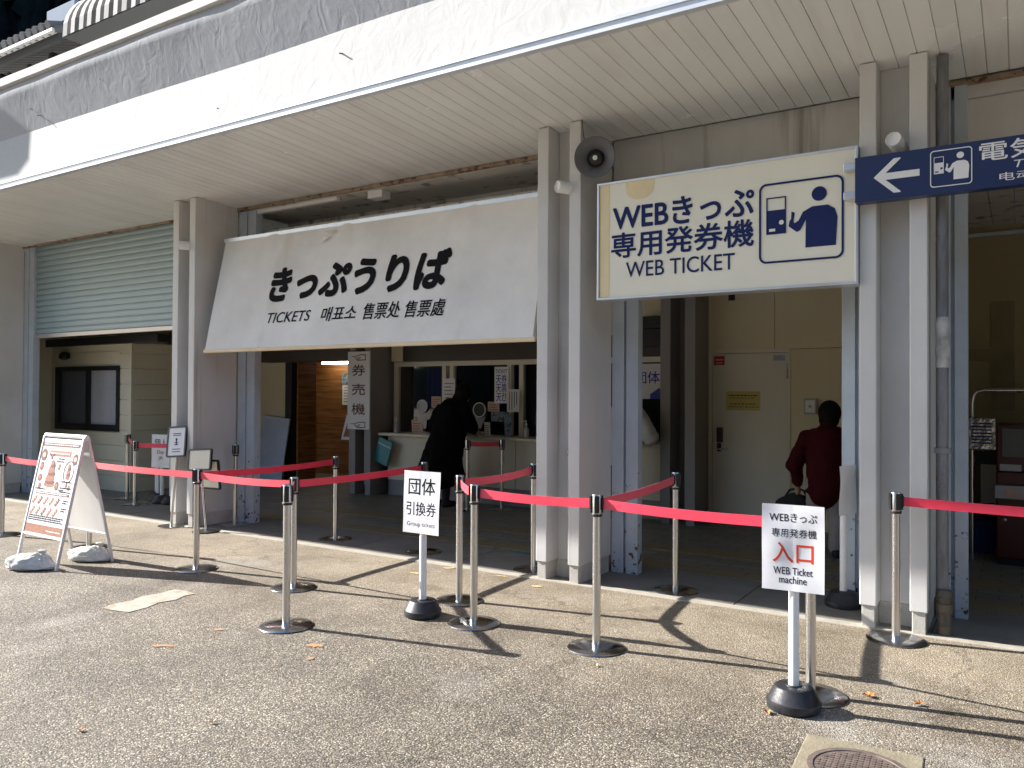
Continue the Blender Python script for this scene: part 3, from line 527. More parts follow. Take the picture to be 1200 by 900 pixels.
# interior shell
mb = MB(); x = -19.0
while x < 4.2: mb.box(x, x+0.2, 6.57, 13, 3.44, 3.5); x += 0.206
obj('ceiling', mb, 'header', B)
mb = MB(); mb.box(-20, 4.2, 13, 13.1, 0, 3.5); mb.box(-20, -19.9, 6.5, 13, 0, 3.5); mb.box(4.1, 4.2, 5.9, 13, 0, 5.0); mb.box(-20, -18, 6.3, 6.4, 0, 3.8); mb.box(-18, -13.41, 6.4, 6.5, 0, 3.8)
obj('outer_wall', mb, 'pillar', B)
mb = MB(); mb.box(-14.0, -13.9, 6.5, 9.6, 0, 3.44); mb.box(-13.9, -11.0, 9.5, 9.6, 0, 3.44); obj('side_wall', mb, 'cream', B)
mb = MB(); mb.box(-11.25, -10.46, 9.4, 9.48, 0, 3.44); mb.box(-11.0, -8.8, 9.45, 9.52, 2.32, 3.44); obj('partition_wall', mb, 'cream', B)
mb = MB(); mb.box(-13, -8.3, 11.2, 11.25, 0, 3.0); mb.box(-10.3, -10.24, 9.5, 11.2, 0, 2.5) if False else None; mb.box(-10.31, -10.27, 9.53, 9.9, 0.0, 2.3)
obj('wood_wall', mb, 'wood', B)
mb = MB(); mb.box(-11.62, -11.6, 11.185, 11.2, 0, 2.5); obj('wood_batten', mb, 'wood', B)
mb = MB(); mb.box(-10.46, -10.31, 9.38, 9.5, 0, 2.06); obj('door_jamb', mb, 'black', B)
mb = MB(); P = [(-8.8, 2.06), (-8.8, 2.36), (-11.0, 2.36)]
for k in range(7): a = R(180+90*k/6); P.append((-10.85+0.15*math.cos(a), 2.21+0.15*math.sin(a)))
mb.prism(P, 9.2, 9.44); obj('shutter_cover', mb, 'brown', B, bevel=0.01)
mb = MB(); mb.tube([(-11.2, 10.95, 2.12), (-9.9, 10.95, 2.12)], 0.022, 10); obj('fluorescent_tube', mb, 'lamp', B)
# web ticket room: cream wall, door
mb = MB(); mb.box(-3.24, -3.2, 9.63, 9.7, 0, 2.06); mb.box(-2.3, -2.27, 9.63, 9.7, 0, 2.06); mb.box(-3.24, -2.27, 9.63, 9.7, 2.06, 2.1); obj('door_frame', mb, 'counter', B)
mb = MB(); mb.box(-3.3, -3.24, 9.64, 9.8, 0, 3.44); mb.box(-3.24, -2.455, 9.64, 9.8, 2.1, 3.44); mb.box(-2.449, -0.9, 9.64, 9.8, 2.1, 3.44); mb.box(-2.27, -0.9, 9.64, 9.8, 0, 2.094)
obj('back_wall', mb, 'cream', B)
D = obj('door', MB().box(-3.196, -2.304, 9.645, 9.69, 0.02, 2.055), 'counter', B, bevel=0.003)
mb = MB(); mb.box(-3.14, -3.07, 9.615, 9.646, 0.98, 1.16); mb.box(-3.135, -3.09, 9.62, 9.646, 0.87, 0.97); obj('lock_plate', mb, 'black', D, bevel=0.004)
mb = MB(); mb.tube([(-3.11, 9.645, 0.9), (-3.11, 9.58, 0.9), (-2.99, 9.58, 0.9)], 0.011, 10); obj('handle', mb, 'steel', D, smooth=True)
mb = MB(); mb.box(-2.315, -2.295, 9.63, 9.646, 1.75, 1.93); mb.box(-2.315, -2.295, 9.63, 9.646, 0.3, 0.42); obj('hinge', mb, 'steel', D)
mb = MB(); mb.box(-0.9, 4.0, 10.3, 10.4, 0, 3.44); mb.box(-0.92, -0.86, 6.6, 10.3, 0, 3.44); obj('back_wall', mb, 'olive', B)
mb = MB(); mb.box(-0.86, 4.0, 10.24, 10.3, 3.32, 3.36); obj('picture_rail', mb, 'rail', B)
mb = MB(); mb.box(-0.28, -0.06, 10.285, 10.299, 1.4, 2.6); mb.box(-0.86, -0.28, 10.288, 10.299, 1.95, 2.08); obj('wall_patch', mb, mat('bare_plaster', (0.27, 0.22, 0.12), 0.8, var=0.2), B)

# ------------------------------------------------------------------ rolling shutter
S = thing('rolling_shutter', 'half lowered pale green slatted rolling shutter over the left bay', 'shutter', (-10.6, 6.48, 2.36))
mb = MB(); n = 17; pitch = 0.085
for k in range(n):
    z0 = 0.06+k*pitch
    prof2 = [(0.006, 0.0), (-0.011, 0.008), (-0.015, 0.034), (-0.012, 0.066), (0.006, 0.074), (0.006, pitch)]
    for (ya, za), (yb, zb) in zip(prof2, prof2[1:]): mb.poly([(-2.2, ya, z0+za), (2.2, ya, z0+za), (2.2, yb, z0+zb), (-2.2, yb, z0+zb)])
obj('slat_curtain', mb, 'shutter', S)
obj('bottom_bar', MB().box(-2.2, 2.2, -0.025, 0.02, 0, 0.06), 'shutterbar', S, bevel=0.005)

# ------------------------------------------------------------------ kiosk in the left bay
K = thing('kiosk', 'cream weatherboard kiosk with black sliding window in the left bay', 'kiosk', (-12.7, 7.35, 0))
def siding(mb, p0, p1, z0, z1, off, pitch=0.24):
    a, b = Vector((*p0, 0)), Vector((*p1, 0)); o_ = Vector((*off, 0)); z = z0
    while z < z1-0.01:
        zt = min(z+pitch, z1)
        mb.poly([a+o_*0.018+Vector((0, 0, z)), b+o_*0.018+Vector((0, 0, z)), b+o_*0.018+Vector((0, 0, zt-0.012)), a+o_*0.018+Vector((0, 0, zt-0.012))])
        mb.poly([a+o_*0.018+Vector((0, 0, zt-0.012)), b+o_*0.018+Vector((0, 0, zt-0.012)), b+Vector((0, 0, zt-0.01)), a+Vector((0, 0, zt-0.01))])
        mb.poly([a+Vector((0, 0, zt-0.01)), b+Vector((0, 0, zt-0.01)), b+Vector((0, 0, zt)), a+Vector((0, 0, zt))])
        mb.poly([a+Vector((0, 0, zt)), b+Vector((0, 0, zt)), b+o_*0.018+Vector((0, 0, zt)), a+o_*0.018+Vector((0, 0, zt))])
        z += pitch
mb = MB(); W = (-1.02, 0.8, 0.93, 1.96)
siding(mb, (-1.15, 0), (W[0], 0), 0, 2.32, (0, -1)); siding(mb, (W[1], 0), (1.06, 0), 0, 2.32, (0, -1))
siding(mb, (W[0], 0), (W[1], 0), 0, W[2], (0, -1)); siding(mb, (W[0], 0), (W[1], 0), W[3], 2.32, (0, -1))
siding(mb, (1.08, 0.02), (1.08, 2.1), 0, 2.32, (1, 0))
obj('wall', mb, 'siding', K)
mb = MB(); mb.box(1.03, 1.105, -0.025, 0.03, 0, 2.32); obj('corner_board', mb, 'siding', K, bevel=0.004)
mb = MB(); mb.box(-1.25, 1.9, -0.12, 0.1, 2.3, 2.42); obj('lintel', mb, 'black', K)
F_ = obj('window', ring(MB(), [(W[0], W[2]), (W[1], W[2]), (W[1], W[3]), (W[0], W[3])], [(W[0]+0.11, W[2]+0.1), (W[1]-0.06, W[2]+0.1), (W[1]-0.06, W[3]-0.07), (W[0]+0.11, W[3]-0.07)], -0.05, 0.04), 'black', K)
obj('mullion', MB().box(-0.12, -0.02, -0.04, 0.04, W[2]+0.1, W[3]-0.07), 'black', F_)
obj('pane', MB().box(W[0]+0.11, -0.12, 0.0, 0.01, W[2]+0.1, W[3]-0.07), 'pane', F_)
mb = MB(); z = W[2]+0.1
while z < W[3]-0.08: mb.box(-0.02, W[1]-0.06, 0.0, 0.012, z, z+0.021); z += 0.024
obj('blind', mb, 'blind', F_)
L = thing('wall_lamp', 'small black dome lamp above the kiosk window', 'lamp', (-13.35, 7.32, 2.14))
mb = MB(); mb.lathe([(0.005, 0.07), (0.04, 0.065), (0.075, 0.03), (0.085, -0.02), (0.08, -0.05)], (0, -0.07, 0), 20); obj('lamp_shade', mb, 'black', L, smooth=True)
obj('bracket', MB().box(-0.03, 0.03, -0.07, 0.01, -0.02, 0.05), 'black', L)
obj('lens', MB().lathe([(0.03, -0.07), (0.07, -0.05)], (0, -0.07, 0), 16), 'pane', L, smooth=True)

# ------------------------------------------------------------------ upper storey behind the parapet
A = thing('striped_awning', 'black and white striped barrel awning above the parapet', 'awning', (-11.2, 6.0, 6.46))
PR = [(0.0, 0.0)]
for k in range(1, 13): a = R(90*k/12); PR.append((1.05-1.05*math.cos(a)-0.0, 0.08+0.82*math.sin(a)))
mb = MB(); ns = 90; GV = [[mb.b.verts.new((0.1*i, y+0.004*math.sin(i*1.7), z)) for y, z in PR] for i in range(ns+1)]
for i in range(ns):
    for j in range(len(PR)-1): f = mb.b.faces.new((GV[i][j], GV[i+1][j], GV[i+1][j+1], GV[i][j+1])); f.material_index = i % 2
cv = obj('canvas', mb, 'stripewhite', A); cv.data.materials.append(MT['stripeblack'])
obj('underside', MB().box(0.02, 9, 0.01, 2.2, -0.012, 0.0), 'greysheet', A)
obj('end_panel', MB().prism([(0, 0), (0.02, 0), (0.02, 0.02), (0, 0.02)], 0, 1), 'stripewhite', A)
mb = MB(); P = [(0.004, y, z) for y, z in PR]+[(0.004, 1.05, 0)]; mb.poly(P); obj('end_cloth', mb, 'stripewhite', A)
U = thing('upper_storey', 'dark upper storey wall behind the striped awning', 'building', (-11.2, 8.2, 5.0))
obj('wall', MB().box(0.2, 13, 0, 4.5, 0, 3.2), 'greysheet', U)
T = thing('roofed_deck', 'dark timber deck shelter with grey tiled eaves at the top left', 'shelter', (-15, 7.0, 5.0))
mb = MB(); mb.box(-5, 1.78, 0.02, 0.08, 2.26, 2.42); obj('fascia_board', mb, 'greysheet', T)
mb = MB()
for k in range(34):
    X = -4.9+0.2*k; mb.tube([(X, -0.12, 2.48), (X, 4, 3.9)], 0.075, 10)
    mb.tube([(X+0.1, -0.06, 2.42), (X+0.1, 4, 3.84)], 0.06, 8)
obj('tiles', mb, 'rooftile', T, smooth=True)
obj('gutter', MB().box(-5, 1.8, -0.1, 0.0, 2.38, 2.43), 'white', T)
mb = MB()
for k in range(10): mb.box(-4.8+0.68*k, -4.72+0.68*k, 0.1, 4, 2.02, 2.14)
mb.box(-5, 1.75, 0.1, 0.22, 1.86, 2.02); obj('rafters', mb, 'roofwood', T)
for X in (-4.6, -2.4, -0.4, 1.3): obj('post', MB().box(X, X+0.1, 0.12, 0.22, 0, 2.2), 'roofwood', T)
mb = MB(); mb.tube([(-0.8, 0.3, 0.8), (-0.4, 0.3, 1.9)], 0.03, 8); obj('brace', mb, 'galv', T)
obj('wall', MB().box(-5, 3.6, 3.4, 3.5, 0, 3.2), 'roofwood', T)
obj('ridge_box', MB().box(1.25, 2.1, 0.1, 0.6, 2.62, 2.9), 'bluebox', T, bevel=0.01)
# a neighbouring roof on the left whose corner shades the end of the fascia
Nn = thing('neighbour_roof', 'projecting gable roof of the next house beyond the left edge', 'roof', (-13.6, 3.75, 6.1))
obj('gable', MB().prism([(0, 0.3), (0, 0.55), (-1.2, 1.9), (-5, 1.9), (-5, 0.3)], 0, 1.2), 'roofwood', Nn)

# ------------------------------------------------------------------ awning sign over the ticket bay
AW = thing('awning_sign', 'white canvas awning sign lettered in black over the ticket bay', 'awning', (-7.82, 5.83, 2.03))
Lx = 4.33; tilt = math.atan2(0.27, 1.28); MA = Matrix.Rotation(-tilt, 4, 'X')   # local z runs up the slope
Hs = math.hypot(0.27, 1.28)
def cloth_d(x, z):
    d = 0.006*math.sin(x*2.1)*math.sin(3.14*z/Hs)+0.007*noise.noise(Vector((x*1.5, z*1.2, 2)))*min(1, max(0, 6*z/Hs))*min(1, max(0, 6*(1-z/Hs)))
    for cx, wd in ((1.85, 0.05), (3.45, 0.04), (0.75, 0.06)): d -= 0.006*math.exp(-((x-cx-0.1*(z-0.6))/wd)**2)*(z/Hs)
    return d
MAi = MA.inverted()
def cloth_warp(co):
    p = MAi @ co; p.y += cloth_d(p.x, p.z); return MA @ p
mb = MB(); nx, nz = 120, 30; Gd = []
for i in range(nx+1):
    c = []
    for j in range(nz+1):
        x, z = Lx*i/nx, Hs*j/nz
        d = cloth_d(x, z)
        c.append(mb.b.verts.new(MA @ Vector((x, d, z))))
    Gd.append(c)
for i in range(nx):
    for j in range(nz): mb.b.faces.new((Gd[i][j], Gd[i+1][j], Gd[i+1][j+1], Gd[i][j+1]))
cvs = obj('canvas', mb, 'awning', AW, smooth=True)
mb = MB(); mb.poly([(0, 0, 0), MA @ Vector((0, 0, Hs)), (0, 0.3, 1.28), (0, 0.45, 0.05)]); obj('side_flap', mb, 'awning', AW)
mb = MB(); mb.poly([(Lx, 0, 0), MA @ Vector((Lx, 0, Hs)), (Lx, 0.3, 1.28), (Lx, 0.45, 0.05)]); obj('side_flap', mb, 'awning', AW)
mb = MB(); mb.tube([(-0.02, 0.012, -0.012), (Lx+0.02, 0.012, -0.012)], 0.022, 10); obj('hem', mb, 'hem', AW, smooth=True)
mb = MB(); t0 = MA @ Vector((0, 0.01, Hs+0.01)); mb.box(-0.03, Lx+0.03, t0.y-0.015, t0.y+0.03, t0.z-0.02, t0.z+0.02); obj('top_rail', mb, 'frame', AW)
mb = MB()
for X in (0.05, Lx/2, Lx-0.05): mb.tube([(X, 0.3, 1.26), (X, 0.62, 1.3)], 0.015, 8)
obj('support_arm', mb, 'frame', AW)
text('きっぷうりば', cvs, 'ink', 0.93, 0.53, -0.004, 2.4, 0.36, 0.05, 0.1, M=MA, warp=cloth_warp, sp=1.02)
text('TICKETS', cvs, 'ink', 0.95, 0.275, -0.004, 0.66, 0.115, 0.006, 0.2, M=MA, warp=cloth_warp)
text('매표소', cvs, 'ink', 1.77, 0.255, -0.004, 0.48, 0.15, 0.012, 0.16, M=MA, warp=cloth_warp)
text('售票处', cvs, 'ink', 2.35, 0.25, -0.004, 0.46, 0.165, 0.012, 0.16, M=MA, warp=cloth_warp)
text('售票處', cvs, 'ink', 2.88, 0.245, -0.004, 0.47, 0.165, 0.012, 0.16, M=MA, warp=cloth_warp)
mb = MB(); mb.poly([MA @ Vector(p) for p in ((1.62, -0.02, 1.24), (1.75, -0.045, 1.2), (1.78, -0.015, 1.26))]); mb.poly([MA @ Vector(p) for p in ((1.6, -0.018, 1.12), (1.72, -0.03, 1.17), (1.62, -0.012, 1.2))]); obj('torn_flap', mb, 'awning', cvs)

# ------------------------------------------------------------------ WEB ticket sign board
Wb = thing('sign_board', 'large cream sign board with navy lettering WEB TICKET and a pictogram', 'sign', (-2.87, 5.8, 2.305))
obj('panel', MB().box(0.02, 1.93, 0.0, 0.15, 0.02, 0.92), 'websign', Wb)
obj('frame', ring(MB(), [(0, 0), (1.945, 0), (1.945, 0.935), (0, 0.935)], [(0.018, 0.018), (1.927, 0.018), (1.927, 0.917), (0.018, 0.917)], -0.012, 0.155), 'frame', Wb, bevel=0.003)
mb = MB(); mb.poly([(0.02, -0.002, 0.02), (0.105, -0.002, 0.02), (0.105, -0.002, 0.92), (0.02, -0.002, 0.92)]); obj('stain', mb, 'stain', Wb)
mb = MB(); P = [(0.24, -0.002, 0.918), (0.25, -0.002, 0.86)]+[(0.365+0.115*math.cos(R(a)), -0.002, 0.845+0.075*math.sin(R(a))) for a in range(190, 360, 17)]+[(0.49, -0.002, 0.918)]; mb.poly(P); obj('stain', mb, 'stain', Wb)
text('WEBきっぷ', Wb, 'navy', 0.14, 0.485+0.06, -0.004, 1.105, 0.2, 0.022)
text('専用発券機', Wb, 'navy', 0.125, 0.325, -0.004, 1.12, 0.195, 0.018)
text('WEB TICKET', Wb, 'navy', 0.25, 0.165, -0.004, 0.86, 0.12, 0.004)
def pictogram(parent, m, x0, z0, s, y, bg):
    """ticket machine and buyer in a rounded frame, s = frame height; x0, z0 lower left"""
    w_ = s
    obj('pictogram_frame', ring(MB(), rrect(x0, x0+w_, z0, z0+s, 0.09*s), rrect(x0+0.025*s, x0+w_-0.025*s, z0+0.025*s, z0+s-0.025*s, 0.07*s), y-0.002, y), m, parent)
    q = lambda a, b: (x0+a*w_, z0+b*s)
    mb = MB(); mm = lambda pts, d=0: mb.poly([(q(a, b)[0], y-d, q(a, b)[1]) for a, b in pts])
    ring(mb, [q(0.09, 0.36), q(0.33, 0.36), q(0.33, 0.82), q(0.09, 0.82)], [q(0.105, 0.375), q(0.315, 0.375), q(0.315, 0.805), q(0.105, 0.805)], y-0.002, y)
    mm([(0.1, 0.37), (0.32, 0.37), (0.32, 0.66), (0.1, 0.66)])
    obj('pictogram_machine', mb, m, parent)
    mb = MB(); mm([(0.125, 0.395), (0.2, 0.395), (0.2, 0.43), (0.125, 0.43)], 0.0025); mm([(0.275+0.03*math.cos(k*0.5236), 0.5+0.03*math.sin(k*0.5236)) for k in range(12)], 0.0025); obj('pictogram_slot', mb, bg, parent)
    mb = MB(); mm([(0.72+0.088*math.cos(k*0.314), 0.8+0.088*math.sin(k*0.314)) for k in range(20)])
    mm([(0.56, 0.16), (0.91, 0.16), (0.93, 0.5), (0.9, 0.6), (0.82, 0.655), (0.64, 0.655), (0.53, 0.6), (0.48, 0.5), (0.43, 0.47), (0.42, 0.5), (0.435, 0.6), (0.395, 0.62), (0.39, 0.53), (0.37, 0.5), (0.36, 0.44), (0.46, 0.36), (0.5, 0.38), (0.565, 0.5)])
    obj('pictogram_person', mb, m, parent)
pictogram(Wb, 'navy', 1.285, 0.185, 0.57, -0.004, 'websign')

# ------------------------------------------------------------------ blue direction sign
Bs = thing('direction_sign', 'long navy blue direction sign with white left arrow on the right pillar', 'sign', (-0.93, 5.7, 2.83))
obj('panel', MB().box(0, 2.6, 0, 0.09, 0, 0.3), 'bluesign', Bs, bevel=0.003)
mb = MB(); mb.poly([(x, -0.003, z) for x, z in ((0.115, 0.15), (0.235, 0.262), (0.275, 0.262), (0.275, 0.255), (0.187, 0.172), (0.385, 0.172), (0.385, 0.128), (0.187, 0.128), (0.275, 0.045), (0.275, 0.038), (0.235, 0.038))]); obj('arrow', mb, 'white', Bs)
pictogram(Bs, 'white', 0.445, 0.04, 0.232, -0.003, 'bluesign')
text('電気バス のりば', Bs, 'white', 0.715, 0.165, -0.003, 1.2, 0.115, 0.008)
text('To Electric Bus', Bs, 'white', 0.895, 0.105, -0.003, 0.62, 0.045, 0.0, 0.2)
text('电动巴士乘车处', Bs, 'white', 0.82, 0.032, -0.003, 0.65, 0.052, 0.0)
for z in (0.06, 0.255):
    mb = MB(); mb.box(-0.075, 0.0, 0.02, 0.08, z-0.025, z+0.025); mb.box(-0.075, -0.06, 0.03, 0.22, z-0.02, z+0.02); obj('bracket', mb, 'frame', Bs, bevel=0.003)

# ------------------------------------------------------------------ loudspeaker, spot lamps, pipe
Hn = thing('loudspeaker', 'grey horn loudspeaker high on the middle pillar', 'loudspeaker', (-2.88, 5.76, 3.45))
MH = Vector((0.3, -0.94, -0.12)).normalized().to_track_quat('Z', 'Y').to_matrix().to_4x4()
mb = MB(); mb.lathe([(0.05, -0.2), (0.055, -0.12), (0.085, -0.06), (0.125, -0.02), (0.16, 0.0), (0.165, 0.004), (0.16, 0.006), (0.12, -0.012), (0.08, -0.05), (0.05, -0.1), (0.0005, -0.11)], seg=40, M=MH); obj('bell', mb, 'horn', Hn, smooth=True)
mb = MB(); mb.lathe([(0.06, -0.1), (0.068, -0.06), (0.06, -0.05), (0.03, -0.03), (0.0005, -0.03)], seg=28, M=MH); obj('inner_horn', mb, 'black', Hn, smooth=True)
mb = MB(); mb.lathe([(0.018, -0.03), (0.02, -0.02), (0.0005, -0.016)], seg=20, M=MH); obj('cap', mb, 'white', Hn, smooth=True)
mb = MB(); mb.lathe([(0.0005, -0.32), (0.06, -0.315), (0.065, -0.2), (0.0005, -0.19)], seg=24, M=MH); obj('driver', mb, 'horn', Hn, smooth=True)
mb = MB(); mb.tube([(-0.14, 0.05, 0.34), (-0.13, 0.06, 0.2), (-0.05, 0.16, 0.05)], 0.004, 8); obj('cable', mb, 'black', Hn)
mb = MB(); mb.box(-0.16, -0.03, 0.2, 0.24, -0.03, 0.03); obj('bracket', mb, 'frame', Hn)
def spot(x, z, label, d=(-0.5, -0.85, 0.02), y=5.76):
    t = thing('spot_lamp', label, 'lamp', (x, y, z), 0, 'white cylinder lamps on the pillars')
    q = Vector(d).normalized().to_track_quat('Z', 'Y').to_matrix().to_4x4()
    obj('housing', MB().lathe([(0.048, -0.22), (0.05, -0.2), (0.05, 0.0), (0.046, 0.006), (0.04, -0.012), (0.0005, -0.014)], seg=26, M=q), 'white', t, smooth=True)
    v = Vector(d).normalized()*-0.2; obj('mount', MB().tube([v, v+Vector((0.02, 0.22, 0))], 0.02, 10), 'white', t)
spot(-3.215, 3.26, 'white cylinder lamp in the middle pillar beside the grey loudspeaker')
spot(-0.705, 3.235, 'white cylinder lamp just above the blue direction sign', (-0.12, -0.97, 0.1))
spot(-8.2, 3.25, 'white cylinder lamp on the pillar left of the canvas awning')
Pp = thing('drain_pipe', 'weathered grey drain pipe with rusty coupling beside the right pillar', 'pipe', (-0.425, 5.93, 0))
mb = MB(); mb.tube([(-0.012, 0.02, 0.1), (-0.012, 0.02, 1.2), (-0.008, 0.02, 3.79)], 0.036, 20); obj('tube', mb, 'galv', Pp, smooth=True)
mb = MB(); mb.lathe([(0.044, 0.0), (0.046, 0.07), (0.042, 0.075), (0.042, 0.15), (0.05, 0.155), (0.053, 0.21), (0.046, 0.215), (0.046, 0.25), (0.052, 0.255), (0.05, 0.285), (0.037, 0.3)], seg=24); obj('coupling', mb, 'coupling', Pp, smooth=True)
mb = MB(); mb.lathe([(0.037, 1.74), (0.041, 1.76), (0.039, 1.8), (0.043, 1.85), (0.04, 1.9), (0.042, 2.04), (0.037, 2.07)], (-0.01, 0.02, 0), 20); obj('wrap', mb, 'tape', Pp, smooth=True)
mb = MB(); mb.box(-0.06, 0.04, -0.02, 0.05, 1.18, 1.215); obj('clamp', mb, 'galv', Pp)

# ------------------------------------------------------------------ belt barriers
SG = 'belt barrier posts'
def make_post(h):
    t = thing('barrier_post', '', 'barrier post', (0, 0, 0), 0, SG)
    obj('base', MB().lathe([(0.175, 0.0), (0.178, 0.006), (0.172, 0.012), (0.09, 0.024), (0.03, 0.032), (0.0005, 0.032)], seg=48), 'disc', t, smooth=True)
    obj('pole', MB().lathe([(0.0255, 0.02), (0.0255, h-0.11)], seg=24), 'steel', t, smooth=True)
    hd = MB(); hd.lathe([(0.026, h-0.125), (0.0315, h-0.122), (0.0315, h-0.006), (0.029, h), (0.0005, h)], seg=24); o = obj('head', hd, 'steel', t, smooth=True)
    c = MB()
    for k in range(4): c.box(-0.015, 0.015, -0.039, -0.02, h-0.112, h-0.008, Matrix.Rotation(k*math.pi/2+0.5, 4, 'Z'))
    c.lathe([(0.0325, h-0.135), (0.034, h-0.13), (0.034, h-0.12), (0.0325, h-0.118)], seg=24, cap=False)
    obj('slot', c, 'black', o)
    return t
P94, P88 = make_post(0.94), make_post(0.88)
POSTS = {}
used = {}
def post(key, x, y, h, label, rz=0.0):
    src = P94 if h > 0.9 else P88
    o = src if not used.get(h > 0.9) else copy_tree(src); used[h > 0.9] = True
    o.location = (x, y, 0); o.rotation_euler = (0, 0, rz); o['label'] = label; POSTS[key] = (x, y, h); return o
post('A0', -9.291, 4.398, 0.88, 'steel barrier post at the far left edge of the photo', 0.1)
post('K', -7.83, 4.52, 0.88, 'steel barrier post standing behind the menu A-board', 0.3)
post('A', -6.115, 4.494, 0.88, 'steel barrier post in front of the left pillar where three red belts meet', 0.0)
post('B', -4.127, 3.728, 0.94, 'nearest steel barrier post left of centre, out in front of the line', 0.2)
post('C', -4.891, 4.49, 0.88, 'shorter steel post close behind the nearest left post', 0.4)
post('D', -3.563, 4.899, 0.94, 'steel post just right of the group ticket sign, the rear of two', 0.1)
post('E', -3.124, 4.464, 0.94, 'steel post just right of the group ticket sign, the front of two', 0.0)
post('F', -2.199, 4.45, 0.94, 'steel barrier post in front of the middle pillar', 0.0)
post('G', -0.924, 4.363, 0.94, 'steel post hidden behind the WEB ticket machine entrance sign', 0.3)
post('H', -0.677, 5.651, 0.94, 'steel barrier post against the right pillar', 0.0)
post('in1', -6.151, 6.223, 0.88, 'steel post in the shade in front of the wooden doorway', 0.5)
post('in2', -3.64, 6.114, 0.94, 'steel post in the shade touching the middle pillar', 0.5)
post('in3', -2.313, 6.08, 0.94, 'steel post in the shade below the WEB TICKET board', 0.5)
post('in4', -6.24, 8.75, 0.94, 'steel post by the ticket counter next to the black coat', 0.2)
post('in5', -5.905, 9.08, 0.94, 'steel post close against the ticket counter front', 0.2)
post('in6', -4.944, 6.205, 0.88, 'steel post mostly hidden behind the group ticket sign', 0.2)
post('pl', -7.8, 6.25, 0.94, 'steel post standing against the side of the left pillar', 0.2)
post('ps1', -10.265, 6.56, 0.88, 'steel post in the shade in front of the kiosk corner, the nearer of two', 0.2)
post('ps2', -10.927, 6.863, 0.94, 'steel post in the shade in front of the kiosk corner, the farther of two', 0.2)
def belt(a, b, label, sag=None, m='belt'):
    sag = sag or 0.006+0.018*((len(label)*7) % 10)/10
    A_ = Vector(POSTS[a]) if isinstance(a, str) else Vector(a); B_ = Vector(POSTS[b]) if isinstance(b, str) else Vector(b)
    A_.z -= 0.056; B_.z -= 0.056; d = (B_-A_); d2 = Vector((d.x, d.y, 0)).normalized()
    s0 = A_+d2*0.034; s1 = B_-d2*0.036; mid = (s0+s1)/2; nrm = Vector((-d2.y, d2.x, 0))
    t = thing('barrier_belt', label, 'barrier belt', mid, 0, 'red belts between the barrier posts')
    mb = MB(); n = 24; rows = []
    for k in range(n+1):
        u = k/n; p = s0.lerp(s1, u)-mid; p.z -= sag*4*u*(1-u); tw = 0.002*math.sin(u*5+len(label)); hh = 0.029
        rows.append([mb.b.verts.new(p+nrm*(e*0.0009+tw*f)+Vector((0, 0, f*hh))) for e, f in ((-1, -1), (-1, 1), (1, 1), (1, -1))])
    for k in range(n):
        for j in range(4): mb.b.faces.new((rows[k][j], rows[k+1][j], rows[k+1][(j+1) % 4], rows[k][(j+1) % 4]))
    mb.b.faces.new(rows[0]); mb.b.faces.new(rows[-1][::-1])
    obj('webbing', mb, m, t, smooth=True)
    an = math.atan2(d2.y, d2.x)
    for p in (s0-mid, s1-mid):
        obj('clip', MB().box(-0.012, 0.012, -0.007, 0.007, -0.037, 0.037, Matrix.Translation(p) @ Matrix.Rotation(an, 4, 'Z')), 'black', t)
belt('A0', 'K', 'pink-red belt running behind the menu A-board at far left')
belt('K', 'A', 'pink-red belt between the menu A-board and the post by the left pillar')
belt('A', 'C', 'sunlit belt dropping right from the left pillar post to the two close posts')
belt('A', 'in1', 'red belt going back from the left pillar post toward the wooden doorway')
belt('B', 'C', 'short belt seen end-on between the two overlapping left posts')
belt('C', 'in6', 'red belt leading from the two overlapping posts to behind the group ticket sign')
belt('D', 'in2', 'red belt going back from the twin centre posts to the middle pillar')
belt('D', 'E', 'very short belt joining the two posts right of the group ticket sign')
belt('E', 'F', 'pink-red belt crossing in front of the middle pillar')
belt('F', 'in3', 'red belt going back into the shade below the WEB TICKET board')
belt('F', 'G', 'bright belt running right to the WEB ticket machine entrance sign')
post('R', 1.6, 5.72, 0.94, 'steel post at the far right end of the belt crossing the ticket machine bay', 0.3)
belt('H', 'R', 'belt running right out of view from the post at the right pillar')
belt('in4', 'in5', 'dark red belt in deep shade beside the ticket counter')
belt('ps2', 'ps1', 'short shaded belt between the two posts by the kiosk')
belt('ps1', (-8.9, 7.0, 0.9), 'dark red belt passing in front of the stored sign stands')

